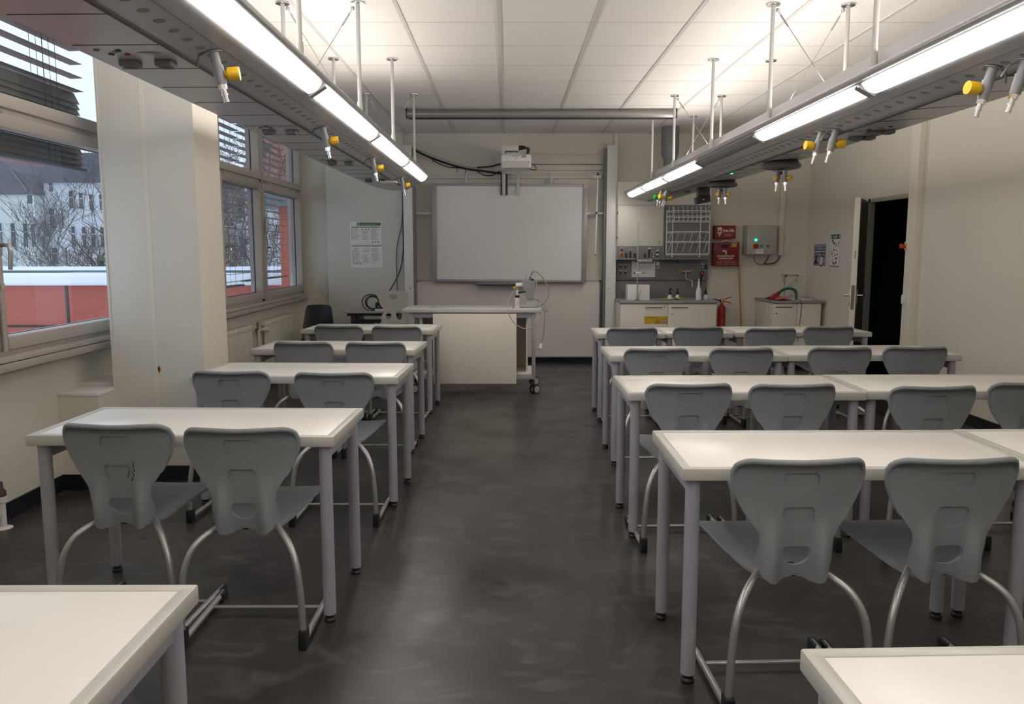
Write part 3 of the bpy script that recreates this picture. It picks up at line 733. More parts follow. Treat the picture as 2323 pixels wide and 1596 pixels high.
    for y in braces:
        xi, xo = rods_in[0], rods_out[0]
        for (xa, xb) in ((xi, xo), (xo, xi)):
            s_ = 1 if xb > xa else -1
            p0 = Vector((side*(xa+.03*s_), y, ZC-.035)); p1 = Vector((side*(xb-.03*s_), y, lerp_tab(top, xb)+.02))
            w = MB().cyl(p0, p1, .0022, 6); q = p0 + (p1-p0)*.05; q2 = p0 + (p1-p0)*.17
            w.cyl(q, q2, .006, 8).ball(p0, .012, n=8); w.build('brace_wire', STEEL, t)
    return t, dn
def gas_valve(par, base, d, side_dir, yaw=0.0, knob=YKNOB, L=.125, ks=1.0):
    """base point on the underside, d = direction it hangs, side_dir = where the knob sits"""
    base, d, sd = Vector(base), Vector(d).normalized(), Vector(side_dir).normalized()
    v = MB().cyl(base, base+d*.004, .030, 18).cyl(base, base+d*.045, .017, 14, .016).cyl(base+d*.045, base+d*L*.85, .0195, 14, .017).build('gas_valve', mat('valve_grey', (.24, .24, .25), .35), par)
    k0 = base + d*(L*.60) + sd*.018
    MB().cyl(k0, k0+sd*.010*ks, .014*ks, 14).cyl(k0+sd*.010*ks, k0+sd*.048*ks, .0225*ks, 18).build('knob', knob, v)
    n0 = base + d*(L*.85)
    MB().cyl(n0, n0+d*.016, .0145, 6).cyl(n0+d*.016, n0+d*.030, .009, 10).cyl(n0+d*.030, n0+d*.036, .011, 10).cyl(n0+d*.036, n0+d*.052, .008, 10).cyl(n0+d*.052, n0+d*.058, .0095, 10).build('nozzle', CHROME, v)
    MB().tube(spline([base + d*.003 + Vector((0, -.004, 0)) - sd*.028, base + d*.012 - sd*.05, base + d*.045 - sd*.062], 4), .004, 8).build('safety_clip', mat('clip_grey', (.14, .13, .13), .4), v)
    return v
def socket(par, c, m=None, name='socket'):
    c = Vector(c)
    s = MB().box(c.x-.030, c.x+.030, c.y-.030, c.y+.030, c.z-.022, c.z+.004, .007).build(name, mat('socket_grey', (.17, .17, .18), .45), par)
    MB().lathe([(.020, c.z-.0228), (.0225, c.z-.0222), (.0225, c.z-.015)], (c.x, c.y, 0), n=18).build('pin_cup', BOOMD, s)
    return s
secL = [(.80, 2.181), (.815, 2.171), (.875, 2.127), (1.08, 2.087), (1.38, 2.085), (1.405, 2.125)]
topL = [(.80, 2.195), (.905, 2.205), (.935, 2.275), (1.405, 2.275)]
noseL = [(.80, 8.20), (.87, 8.36), (1.0, 8.55), (1.12, 8.80), (1.20, 8.87), (1.28, 8.82), (1.34, 8.6), (1.38, 8.1), (1.405, 7.75)]
BL, dnL = boom(-1, 'long grey ceiling boom with lamps and gas taps hanging along the window side', secL, topL, noseL,
    [(-2.4, -.93), (-.90, .59), (.62, 2.11), (2.14, 3.625), (3.665, 5.14), (5.17, 6.68), (6.71, 8.17)] , [], -2.5, (.895, (-2.05, -.64, .77, 2.18, 3.585, 4.99, 6.40, 7.81)), (1.34, (-2.05, -.64, .77, 2.18, 3.585, 4.99, 6.39, 7.80)),
    [(-2.3, 6.9)], (2.18, 4.99, 7.81))
secR = [(1.42, 2.135), (1.44, 2.121), (1.50, 2.0845), (1.70, 2.040), (2.00, 2.060), (2.06, 2.12)]
topR = [(1.42, 2.15), (1.585, 2.165), (1.62, 2.308), (2.06, 2.308)]
noseR = [(1.42, 10.03), (1.50, 10.05), (1.70, 10.06), (1.85, 10.05), (1.95, 9.98), (2.0, 9.88), (2.06, 9.6)]
BR_, dnR = boom(1, 'long grey ceiling boom with round outlets and one dark lamp along the door side', secR, topR, noseR,
    [(-2.5, -1.05), (-1.02, .42), (.45, 1.88), (1.91, 3.385), (3.425, 4.825), (6.30, 7.635), (7.665, 8.845), (8.875, 9.93)], [(4.86, 6.27)], -2.6, (1.578, (-2.05, -.64, .77, 2.18, 3.60, 5.01, 6.42, 7.88, 9.06)), (2.03, (-2.05, -.64, .77, 2.18, 3.60, 5.02, 6.45, 7.90, 9.07)),
    [(-2.4, 8.9)], (5.02, 7.89))
for x, y in ((-.985, 2.79), (-1.0, 4.44), (-.985, 5.93), (-.985, 7.50)):
    gas_valve(BL, (x, y, lerp_tab(secL, -x)), dnL + Vector((0, .12, 0)), (.9, .15, .1))
for k, y in enumerate((2.84, 4.43, 5.99, 7.53)):
    zz = 2.086
    socket(BL, (-1.285, y, zz)); socket(BL, (-1.165, y, zz))
    bs = MB()
    for (dx, dy, m) in ((-.035, -.16, DOT), (-.035+.022, -.105, mat('blue_jack', (.01, .02, .12), .4)), (.008, -.13, mat('yellow_jack', (.35, .28, .02), .4)), (.03, -.15, BLACK), (.036, -.10, mat('red_jack', (.25, .01, .01), .4))):
        MB().lathe([(.0095, zz-.004), (.0095, zz+.002)], (-1.285+dx, y+dy, 0), n=12).build('jack', m, BL)
    MB().box(-1.205, -1.135, y-.125, y-.118, zz-.002, zz+.001).lathe([(.018, zz-.003), (.018, zz+.001)], (-1.17, y-.11, 0), n=14).build('key_switch', GREYL, BL)
MB().box(-1.17, -1.02, 7.40, 7.52, 2.055, 2.068, .004).build('paper_tray', WHITE, BL)
MB().box(-1.12, -1.07, 7.45, 7.47, 2.066, 2.088).build('tray_bracket', GREYL, BL)
for (x, y, s) in ((1.628, 4.29, -1), (1.655, 4.17, 1), (1.625, 2.79, -1), (1.655, 2.66, 1)):
    gas_valve(BR_, (x, y, lerp_tab(secR, x)), dnR + Vector((0, .12, 0)), (s*.95, -.1, .1))
for (x, y) in ((1.86, 4.42), (1.93, 4.42), (1.86, 4.20), (1.93, 4.20)): socket(BR_, (x, y, lerp_tab(secR, x)))
for (x, y, m) in ((1.80, 4.12, BLACK), (1.83, 4.08, mat('yellow_jack', (.35, .28, .02), .4)), (1.855, 4.10, mat('red_jack', (.25, .01, .01), .4)), (1.88, 4.06, BLACK)):
    MB().lathe([(.0095, lerp_tab(secR, x)-.004), (.0095, lerp_tab(secR, x)+.002)], (x, y, 0), n=12).build('jack', m, BR_)
for (x, y) in ((1.86, 5.60), (1.885, 7.22)):
    z = lerp_tab(secR, x)
    r = MB().lathe([(.10, z+.005), (.115, z-.012), (.128, z-.024), (.132, z-.036), (.124, z-.050), (.098, z-.056), (.085, z-.053), (.06, z-.056), (.02, z-.056)], (x, y, 0), n=36).build('round_outlet', mat('outlet_grey', (.085, .085, .09), .42), BR_)
    MB().lathe([(.108, z+.006), (.112, z-.004), (.112, z-.012)], (x, y, 0), n=36).build('collar', BLACK, r)
    MB().cyl((x, y, z-.055), (x, y, z-.09), .025, 14).build('tap_block', BLACK, r)
    for s in (-1, 1):
        gas_valve(BR_, (x+s*.016, y-.02*s, z-.065), (s*.08, -.05, -1), (s*.6, -.8, .1), L=.095, ks=.68)
MB().box(1.748, 1.756, 6.42, 6.46, 2.040, 2.046).build('indicator_light', LED, BR_, False)
for (x, y, k, s) in ((1.60, 8.55, GKNOB, -1), (1.625, 8.40, YKNOB, -1), (1.66, 8.50, YKNOB, 1), (1.64, 8.62, YKNOB, 1)):
    gas_valve(BR_, (x, y, lerp_tab(secR, x)), dnR + Vector((-.1, .0, 0)), (s*.9, -.4, .1), knob=k)
for (x, y) in ((1.82, 8.35), (1.93, 8.05)): socket(BR_, (x, y, lerp_tab(secR, x)))
bb = thing('suction_nozzle', 'black square-mouthed nozzle hanging under the door-side boom before the drying rack', 'extraction nozzle', (1.885, 7.97, 2.05))
R = Matrix.Rotation(math.radians(-10), 3, 'Y')
MB().box(-.05, .065, -.05, .05, -.085, .01, .006).build('throat', mat('nozzle_black', (.03, .03, .034), .3), bb)
MB().box(-.065, .07, -.062, .055, -.150, -.085, .004, rot=R).build('mouth', BLACK, bb); MB().ball((.0, -.064, -.118), .008).build('screw', CHROME, bb)
MB().tube(spline([(.05, 0, -.14), (.075, .0, -.18), (.05, 0, -.20), (.03, 0, -.16)], 5), .0015, 6).build('pull_wire', STEEL, bb)
# ================================================================ SCREEN CASE + VENT PIPE
sc_ = thing('screen_case', 'grey roller case of the projection screen under the ceiling before the board', 'projection screen', (0, 8.62, 2.852))
MB().prism([(.045*math.cos(a), .045*math.sin(a)*.95) for a in [2*PI*k/20 for k in range(20)]], 'X', -1.06, 1.74).build('tube', mat('screen_case_grey', (.30, .30, .295), .35, metal=.3), sc_)
for x in (-1.064, 1.74): MB().box(x-.004, x+.008, -.047, .047, -.045, .052, .002).build('end_cap', BOOMD, sc_)
MB().box(-1.04, 1.72, -.018, .018, -.053, -.043, .002).build('hem_bar', BOOMD, sc_)
vp = thing('vent_pipe', 'grey ventilation pipe coming out of the ceiling above the wall cabinet', 'pipe', (1.93, 9.85, 0))
MB().lathe([(.105, 2.905), (.105, 2.72), (.11, 2.715), (.11, 2.69), (.105, 2.685), (.105, 2.60), (.075, 2.51), (.075, 2.30), (.072, 2.288)], n=28).build('pipe', mat('pipe_grey', (.17, .175, .185), .45), vp)
MB().lathe([(.079, 2.40), (.081, 2.405), (.081, 2.43), (.079, 2.435)], n=28).build('clamp', GREY, vp)
# ================================================================ FRONT WALL
R2 = math.radians
ib = thing('interactive_whiteboard', 'large white board in a grey frame hanging slightly crooked on the front wall', 'whiteboard', (.008, 10.26, 1.655))
ib.rotation_euler = (0, R2(.35), 0)
MB().box(-.925, .925, -.045, .0, -.585, .59).build('panel', BOARDW, ib, False)
f = MB().box(-.972, -.915, -.062, .012, -.61, .615, .004).box(.915, .972, -.062, .012, -.61, .615, .004).box(-.915, .915, -.056, .01, .582, .612, .003).box(-.915, .915, -.058, .01, -.61, -.576, .006)
f.build('frame', ALU, ib)
MB().box(.915, .974, -.063, .0, .555, .617, .003).build('corner_cap', GREYL, ib)
p = MB().box(-.42, .30, -.115, -.05, -.645, -.612, .006).build('pen_tray', mat('tray_grey', (.17, .17, .18), .4), ib)
MB().box(-.42, .30, -.118, -.07, -.650, -.640, .002).build('tray_lip', BLACK, p)
MB().tube(spline([(.0, -.118, -.622), (.05, -.122, -.616), (.10, -.122, -.616), (.15, -.118, -.622)], 4), .006, 8).build('tray_handle', GREYL, p)
for k, m in enumerate((mat('red_jack', (.25, .01, .01), .4), mat('blue_jack', (.01, .02, .12), .4))): MB().cyl((.05+.05*k, -.117, -.634), (.085+.05*k, -.117, -.634), .005, 8).build('marker', m, p)
lb = thing('lower_board', 'wide pale pinkish board standing close to the floor below the whiteboard', 'board', (-.008, 10.33, 0))
MB().box(-1.165, 1.165, -.02, .01, .085, 1.055).build('panel', BOARDP, lb, False)
MB().box(-1.175, -1.163, -.028, .012, .07, 1.062, .003).box(1.163, 1.175, -.028, .012, .07, 1.062, .003).box(-1.163, 1.163, -.026, .012, .07, .088, .003).box(-1.163, 1.163, -.026, .012, 1.052, 1.062, .003).build('frame', ALU, lb)
for x in (-1.172, 1.172): MB().box(x-.012, x+.012, -.03, .013, 1.035, 1.064, .003).build('corner_cap', BLACK, lb)
for x in (-1.14, 1.14): MB().box(x-.015, x+.015, -.02, .01, 0, .07, .003).build('foot', BLACK, lb)
for nm, x0, x1, lab in (('board_column', -1.318, -1.205, 'pale metal guide column between the notices and the whiteboard'), ('board_column', 1.222, 1.348, 'pale metal guide column between the whiteboard and the wall cabinet')):
    t = thing(nm, lab, 'column', ((x0+x1)/2, 10.27, 0), group='guide columns of the board'); hw = (x1-x0)/2
    MB().box(-hw, hw, -.08, -.07, 0, 2.735, .002).box(-hw, -hw+.008, -.075, .06, 0, 2.735).box(hw-.008, hw, -.075, .06, 0, 2.735).build('profile', mat('column_pale', (.72, .715, .70), .4), t)
    ins = 1 if x0 < 0 else -1
    MB().box(ins*hw-.004 if ins > 0 else -hw-.028, ins*hw+.028 if ins > 0 else -hw+.004, -.05, .05, 0, 2.70, .002).build('guide_channel', mat('channel_grey', (.20, .20, .195), .45), t)
    for z in (.97, 2.66): MB().cyl((.02*ins, -.084, z), (.02*ins, -.078, z), .007, 10).build('screw', STEEL, t)
# rails, trunking and brackets above the board
wr = thing('mounting_rail', 'slim white rail with upright brackets running above the whiteboard', 'rail', (0, 10.32, 2.362))
MB().box(-1.20, 1.212, -.012, .012, -.019, .019, .002).build('rail', ROD, wr)
for x in (-.535, .535): MB().box(x-.018, x+.018, -.03, -.012, -.10, .045, .002).build('bracket', ROD, wr)
MB().box(1.06, 1.16, -.03, -.012, -.022, .022, .003).box(1.096, 1.118, -.097, -.03, .0, .016, .002).build('hook', WHITE, wr)
for x0, x1, lab in ((-1.19, -.965, 'short white stay between the window-side column and the whiteboard'), (.98, 1.222, 'short white stay between the whiteboard and the door-side column')):
    t = thing('board_stay', lab, 'bracket', ((x0+x1)/2, 10.27, 1.905), group='short stays beside the whiteboard'); h = (x1-x0)/2
    MB().box(-h, h, -.01, .01, -.014, .014, .002).build('bar', ROD, t)
    for x in (-h+.02, h-.02): MB().cyl((x, -.016, 0), (x, -.01, 0), .007, 10).build('screw', STEEL, t)
MB().box(-1.215, -1.208, 10.24, 10.25, 1.9, 2.0)
ct = thing('cable_trunking', 'broad two-channel cable trunking behind the projector', 'cable trunking', (.53, 10.37, 2.55))
MB().box(-.71, .70, -.03, .03, -.03, .092, .003).build('upper_channel', mat('trunk_cream', (.62, .59, .53), .5), ct)
MB().box(-.71, .70, -.028, .03, -.105, -.038, .003).build('lower_channel', mat('trunk_cream', (.62, .59, .53), .5), ct)
MB().box(-.71, .70, -.0305, -.03, .068, .071).box(-.71, .70, -.0305, -.03, -.008, -.005).build('seam', TBAR, ct, False)
tr = MB().box(1.325, 1.378, 10.36, 10.40, 2.28, ZC, .003); tag(tr.build('cable_duct', CREAM), 'upright cream duct between the board column and the ceiling', 'cable duct')
# telescopic pointer
pr = thing('board_pointer', 'thin white rod hanging upright right of the whiteboard', 'pointer', (1.105, 10.225, 0))
MB().cyl((.006, 0, 2.385), (-.014, -.0, 1.395), .0095, 12).build('rod', WHITE, pr)
MB().cyl((.006, 0, 2.40), (.006, 0, 2.37), .0125, 12).cyl((-.0045, 0, 1.92), (-.0047, 0, 1.895), .0125, 12).cyl((-.014, 0, 1.395), (-.0142, 0, 1.385), .010, 12).build('grip', BLACK, pr)
# projector
pj = thing('projector', 'white short-throw projector on a wall arm above the whiteboard', 'projector', (.085, 9.72, 2.485))
rows = []
MB().box(-.175, .178, -.14, .26, -.082, .075, .028, 3).build('body', WHITE, pj)
MB().prism([(-.165, -.008), (.168, -.008), (.150, -.086), (-.155, -.086)], 'Y', -.147, -.02).build('front_cover', mat('projector_pale', (.58, .575, .565), .4), pj)
text('EPSON', .026, (-.005, -.1412, .048), INKG, pj, bold=.0004)
flats([(.062, .118, .028, .062)], -.1402, INKG, 'vent_window', pj); flats([(-.018, .012, .012, .024)], -.1402, GREYL, 'sensor_window', pj)
flats([(-.116, -.100, .026, .031), (-.118, -.102, .005, .008), (-.110, -.106, .04, .05)], -.1402, INKG, 'print', pj)
m_ = MB().box(-.175, .03, -.10, .12, .115, .175, .004).box(-.17, -.13, -.09, .60, .075, .118, .004).box(-.12, .06, -.05, .25, .075, .10)
m_.box(-.13, .0, .10, .62, .12, .165, .003)
m_.build('wall_arm', mat('arm_white', (.62, .61, .58), .4), pj)
cb = MB()
for k in range(4): cb.tube(spline([(.03, .0, .165-.01*k), (.075, -.01, .178-.012*k), (.125+.008*k, -.01, .155), (.132+.006*k, .0, .10), (.11, .03, .078)], 6), .0065, 8)
cb.box(.025, .06, -.02, .03, .14, .185, .006); cb.build('cable_loop', BLACK, pj)
MB().tube(spline([(.172, -.02, -.02), (.215, -.03, -.045), (.238, -.03, -.085), (.215, -.03, -.10), (.165, -.03, -.088)], 6), .0045, 8).ball((.155, -.03, -.086), .008).build('dangling_lead', BLACK, pj)
MB().box(-.165, -.128, .44, .47, -.36, -.09, .002).box(.012, .046, .44, .47, -.36, -.09, .002).box(-.165, .046, .44, .47, -.10, -.08, .002).build('support_post', ROD, pj)
MB().box(-.188, -.172, .46, .48, -.36, -.10).box(-.124, -.102, .46, .48, -.36, -.10).build('cable_strand', BLACK, pj)
# cables sagging from the column to the projector
def cab(pts, r, m, lab, nm='cable'): return tag(MB().tube(spline(pts, 8), r, 8).build(nm, m), lab, 'cable', 'cables sagging above the whiteboard')
cab([(-1.20, 10.28, 2.70), (-1.03, 10.28, 2.615), (-.80, 10.28, 2.53), (-.55, 10.28, 2.46), (-.30, 10.27, 2.425), (-.09, 10.25, 2.395)], .013, BLACK, 'thickest black cable sagging from the column to the projector posts')
cab([(-1.20, 10.27, 2.715), (-.90, 10.27, 2.60), (-.62, 10.27, 2.51), (-.42, 10.27, 2.465), (-.28, 10.27, 2.468), (-.10, 10.2, 2.49), (-.06, 10.10, 2.50)], .007, mat('pale_cable', (.42, .40, .36), .5), 'pale cable sagging just above the black ones')
cab([(-1.0, 10.26, 2.60), (-.88, 10.26, 2.52), (-.75, 10.26, 2.475), (-.6, 10.26, 2.465), (-.52, 10.26, 2.455)], .006, BLACK, 'thin dark cable drooping lowest, near the column')
cab([(-.42, 10.26, 2.44), (-.33, 10.26, 2.385), (-.24, 10.26, 2.37), (-.16, 10.26, 2.395), (-.12, 10.25, 2.42), (-.09, 10.24, 2.40)], .006, BLACK, 'thin dark cable drooping just left of the projector posts')
cab([(-.40, 10.24, 2.468), (-.22, 10.23, 2.483), (-.08, 10.1, 2.505)], .009, BLACK, 'short black cable rising to the underside of the projector')
tg = MB()
for x, z in ((-.93, 2.60), (-.63, 2.49), (-.53, 2.46)): tg.cyl((x, 10.265, z), (x-.02, 10.255, z-.075), .004, 6)
tag(tg.build('cable_tie', BLACK), 'black cable ties with loose ends on the sagging cables', 'cable tie')
# cables dropping down the panel by the column
for pts, r, lab in (([(-1.335, 10.295, 2.19), (-1.338, 10.295, 1.70), (-1.345, 10.295, 1.40), (-1.40, 10.28, 1.15), (-1.52, 10.1, .90), (-1.56, 9.85, .76)], .007, 'black cable falling beside the column and curving to the side table'),
                    ([(-1.333, 10.30, 2.0), (-1.36, 10.30, 1.75), (-1.425, 10.30, 1.45), (-1.428, 10.30, 1.05), (-1.428, 10.30, .80)], .005, 'dark green cable bowing out leftmost beside the column'),
                    ([(-1.328, 10.305, 2.3), (-1.33, 10.305, 1.6), (-1.328, 10.305, .80)], .006, 'black cable running straight down along the column')):
    tag(MB().tube(spline(pts, 8), r, 8).build('drop_cable', BLACK if r != .005 else HOSEG), lab, 'cable', 'cables dropping beside the column')
# two notices on the cladding panel
def notice(label, x0, x1, z0, z1, top):
    t = thing('notice_sheet', label, 'notice', ((x0+x1)/2, 10.308, (z0+z1)/2), group='notices on the panel'); w, h = (x1-x0)/2, (z1-z0)/2
    MB().box(-w, w, -.002, 0, -h, h).build('sheet', PAPER, t, False)
    g = []
    cols = [(-w+.035, -w+.135), (-w+.15, -w+.25), (-w+.265, -w+.365)]
    for k, (a, c) in enumerate(cols):
        z = h-.085 if top else h-.04
        while z > -h+.055:
            if not (top and k == 1 and z > h-.11) and random.random() > .1: g.append((a, a+(c-a)*random.uniform(.6, 1), z-.006, z))
            z -= .0105
    flats(g, -.002, mat('notice_grey', (.46, .46, .47), .7), 'print', t)
    flats([(-w+.02, -w+.028, -h+.05, h-.07), (-w+.142, -w+.1435, -h+.05, h-.07), (-w+.257, -w+.2585, -h+.05, h-.07)], -.002, INKG, 'rule', t)
    if top:
        flats([(-w+.09, w-.012, h-.052, h-.012)], -.002, GREENP, 'green_header', t); flats([(-w+.02, w-.015, h-.076, h-.066)], -.002, GREENP, 'green_line', t)
        text('2', .038, (-w+.112, -.0032, h-.033), PAPER, t, bold=.001)
        flats([(-w+.14, w-.03, h-.028, h-.022), (-w+.14, w-.06, h-.040, h-.035)], -.0028, mat('pale_green_print', (.25, .33, .2), .6), 'print', t)
        spots = [(-.04, h-.10), (.0, h-.10), (.035, h-.10), (.085, -h+.025), (.12, -h+.025), (.155, -h+.025)]
    else:
        flats([(-w+.01, w-.01, h-.022, h-.012)], -.002, GREENP, 'green_line', t); spots = [(-.16, -h+.05), (-.125, -h+.05), (-.085, -h+.05)]
    for x, z in spots: MB().prism([(x-.011, z), (x, z+.011), (x+.011, z), (x, z-.011)], 'Y', -.0028, -.002).build('hazard_diamond', mat('diamond_red', (.25, .10, .10), .6), t, False)
notice('upper notice sheet with green header numbered 2 on the pale panel', -2.012, -1.612, 1.522, 1.806, True)
notice('lower notice sheet without header, taped below the numbered one', -2.008, -1.606, 1.226, 1.518, False)
# ================================================================ WALL SINK AREA
uc = thing('wall_cabinet', 'white wall cabinet with grey switch panel beside the board column', 'cabinet', (1.93, 10.26, 0))
MB().box(-.58, .58, -.13, .14, 2.0, 2.282, .002).build('upper_body', CABW, uc)
MB().box(-.58, 0, -.12, .14, 1.325, 1.998, .002).build('body', CABW, uc)
MB().box(-.575, -.004, -.138, -.12, 1.496, 1.99, .002).build('door', CABW, uc)
for z in (1.60, 1.90): MB().box(-.584, -.574, -.142, -.13, z-.015, z+.015).build('hinge', BLACK, uc)
cp = MB().box(-.578, -.006, -.14, -.12, 1.325, 1.492, .002).build('switch_panel', GREY, uc)
MB().box(-.008, .002, -.145, -.12, 1.33, 1.99).build('divider', ALU, uc)
MB().prism([(-.067, 1.543), (-.034, 1.543), (-.0505, 1.572)], 'Y', -.1395, -.138).build('warning_triangle', YEL, uc, False)
flats([(-.052, -.049, 1.551, 1.562)], -.1395, INK, 'print', uc)
MB().cyl((-.052, -.1385, 1.527), (-.052, -.141, 1.527), .007, 12).build('lock', mat('dark_brass', (.08, .06, .04), .4), uc)
def knob(x, z, r, m, y=-.14, d=.012, par=cp, name='button'): return MB().cyl((x, y, z), (x, y-d, z), r, 16).build(name, m, par)
RB, GB = mat('button_red', (.12, .008, .010), .4), mat('button_green', (.008, .035, .015), .4)
X0 = 1.93
for x, z, m in ((1.409, 1.449, RB), (1.464, 1.39, GB), (1.465, 1.362, RB), (1.516, 1.418, RB), (1.517, 1.39, GB), (1.517, 1.362, RB), (1.571, 1.39, GB), (1.571, 1.362, RB), (1.699, 1.39, GB), (1.699, 1.362, RB), (1.752, 1.418, GB), (1.752, 1.39, GB), (1.752, 1.362, RB)): knob(x-X0, z, .0135, m)
knob(1.464-X0, 1.418, .0135, BLACK); knob(1.464-X0, 1.418, .006, WHITE, -.152, .002)
k = knob(1.408-X0, 1.392, .028, YKNOB, d=.006, name='emergency_ring'); knob(1.410-X0, 1.391, .018, mat('button_orange', (.30, .05, .008), .4), -.146, .02, name='emergency_stop')
for x, z in ((1.805, 1.393), (1.805, 1.364)): knob(x-X0, z, .0145, BLACK); knob(x-X0, z, .009, WHITE, -.152, .002)
for x, z in ((1.753, 1.455), (1.857, 1.428), (1.857, 1.378)):
    MB().box(x-X0-.014, x-X0+.014, -.150, -.14, z, z+.022, .002).build('rocker_switch', WHITE, cp); knob(x-X0, z-.008, .0135, BLACK)
flats([(-.545, -.50, 1.472, 1.478), (-.53, -.43, 1.337, 1.341), (-.42, -.36, 1.337, 1.341), (-.24, -.14, 1.342, 1.346), (-.13, -.04, 1.337, 1.341), (-.15, -.115, 1.468, 1.474), (-.09, -.045, 1.468, 1.474), (-.14, -.10, 1.418, 1.424)], -.14, mat('pale_print', (.5, .5, .5), .6), 'print', cp)
MB().box(.0, .58, -.125, .14, 1.325, 1.998, .002).build('rack_panel', GREY, uc)
MB().box(.02, .09, -.128, -.124, 1.350, 1.358).build('green_tag', mat('tag_green', (.02, .35, .10), .5), uc)
MB().box(-.33, -.30, -.10, -.06, 1.29, 1.325, .003).box(.19, .205, -.12, -.08, 1.285, 1.325).build('hook', BLACK, uc)
dr = thing('drying_rack', 'white wire drying rack for glassware on the grey panel above the sink', 'drying rack', (2.21, 10.118, 0))
w = MB(); y0, y1 = -.045, -.10
for z in (1.925, 1.86, 1.80, 1.67, 1.55, 1.40):
    w.cyl((-.265, y1, z), (.265, y1, z), .0048, 8).cyl((-.265, y1+.03, z-.014), (.265, y1+.03, z-.014), .004, 8)
for x in (-.265, .265): w.cyl((x, y1, 1.40), (x, y1, 1.93), .0048, 8)
for x in (-.175, .17): w.cyl((x, -.02, 1.365), (x, -.02, 1.965), .006, 8).cyl((x, -.02, 1.60), (x, y1, 1.60), .003, 6)
for x in (-.175, .17):
    for z in (1.365, 1.965): w.ball((x, -.025, z), .010, n=8)
for i in range(9):
    x = -.225 + .056*i; w.cyl((x, y1, 1.80), (x, -.03, 1.985), .003, 6).cyl((x, y1, 1.86), (x-.015, y1-.01, 1.80), .0026, 6)
for i in range(6):
    x = -.20 + .088*i
    for z in (1.67, 1.55): w.tube(spline([(x, y1+.01, z), (x-.01, y1-.01, z-.02), (x-.03, y1+.03, z-.115), (x-.035, y1+.04, z-.12)], 3), .0032, 6)
w.build('wire_frame', WHITE, dr)
# splashback with sockets
sp = thing('splashback', 'grey splashback panel with sockets behind the wall sink counter', 'splashback', (1.955, 10.385, 0))
MB().box(-.585, .59, -.02, .014, .836, 1.06, .002).box(-.58, .592, -.055, .014, 1.066, 1.322, .002).build('panel', GREY, sp)
for x in (1.425, 1.487):
    for z in (1.166, 1.241):
        s = MB().box(x-1.955-.028, x-1.955+.028, -.068, -.055, z-.030, z+.030, .003).build('socket', mat('socket_pale', (.26, .26, .265), .45), sp)
        MB().box(x-1.955-.024, x-1.955+.024, -.0695, -.068, z+.016, z+.028).build('label_strip', GREYL, s); MB().cyl((x-1.955, -.0682, z-.008), (x-1.955, -.070, z-.008), .017, 16).build('pin_cup', BLACK, s)
sw = MB().box(-.075, -.030, -.062, -.055, 1.215, 1.30, .002).build('folded_tag', PAPER, sp); MB().box(-.075, -.030, -.0635, -.062, 1.245, 1.253).box(-.07, -.04, -.0635, -.062, 1.225, 1.24).build('print', INK, sw, False)
ns = thing('printed_note', 'white paper note taped to the splashback behind the lab stand', 'note', (1.72, 10.329, 1.205))
MB().box(-.15, .15, -.001, 0, -.103, .103).build('sheet', PAPER, ns, False)
flats([(-.02, .02, .068, .075), (-.115, .105, .036, .040), (-.12, .11, .024, .028), (-.11, .10, .008, .012), (-.10, .09, -.004, 0), (-.03, .03, -.045, -.041), (-.03, .03, -.056, -.053)], -.001, INKG, 'print', ns)
es = thing('eyewash_sign', 'small green eyewash sign on the splashback above the black hand shower', 'sign', (2.495, 10.328, 1.245))
MB().box(-.052, .052, -.003, 0, -.05, .05).build('plate', GREEN, es, False)
flats([(-.052, .052, .047, .05), (-.052, .052, -.05, -.047), (-.052, -.049, -.05, .05), (.049, .052, -.05, .05)], -.003, PAPER, 'border', es)
q = MB()
q.prism([(-.015+.024*math.cos(a), .026+.012*math.sin(a)) for a in [2*PI*k/18 for k in range(18)]], 'Y', -.0038, -.003)
q.prism([(.027, .03), (.044, .03), (.044, .024), (.027, .024)], 'Y', -.0038, -.003).prism([(.0325, .038), (.0385, .038), (.0385, .017), (.0325, .017)], 'Y', -.0037, -.003)
q.prism([(-.04, -.012), (.0, -.012), (-.015, -.026), (-.025, -.026)], 'Y', -.0038, -.003).box(-.022, -.018, -.0038, -.003, -.04, -.026)
for k in range(3): q.box(-.028+.009*k, -.026+.009*k, -.0038, -.003, -.008, .010)
q.build('pictogram', PAPER, es, False); MB().prism([(-.015+.009*math.cos(a), .026+.008*math.sin(a)) for a in [2*PI*k/14 for k in range(14)]], 'Y', -.0044, -.0038).build('pupil', GREEN, es, False)
# base cabinet + counter
bcab = thing('base_cabinet', 'white two-door base cabinet under the grey counter by the board column', 'cabinet', (1.935, 10.05, 0))
MB().box(-.585, .58, -.31, .34, .08, .80, .002).build('body', CABW, bcab)
MB().box(-.57, .57, -.27, .30, 0, .08).build('plinth', BLACK, bcab)
for x0, x1, hx0, hx1, lx, lz in ((-.583, -.011, -.284, -.09, -.053, .767), (-.007, .578, .033, .229, .042, .677)):
    d_ = MB().box(x0, x1, -.33, -.31, .085, .797, .0015).build('door', CABW, bcab)
    MB().tube([(hx0, -.33, .757), (hx0, -.352, .757), (hx1, -.352, .757), (hx1, -.33, .757)], .005, 8).build('handle', mat('handle_bronze', (.16, .13, .09), .4, metal=.6), d_)
    MB().cyl((lx, -.33, lz), (lx, -.334, lz), .008, 12).build('lock', mat('dark_brass', (.08, .06, .04), .4), d_)
ys_ = MB().box(-.294, -.009, -.3312, -.33, .557, .651).build('yellow_notice', YEL, bcab, False)
text('Türe geschlossen halten', .019, (-.283, -.3318, .634), INK, ys_, align='LEFT', sx=.88)
q = MB().prism([(-.168, .562), (-.100, .562), (-.134, .618)], 'Y', -.332, -.3312); q.build('triangle_edge', INK, ys_, False)
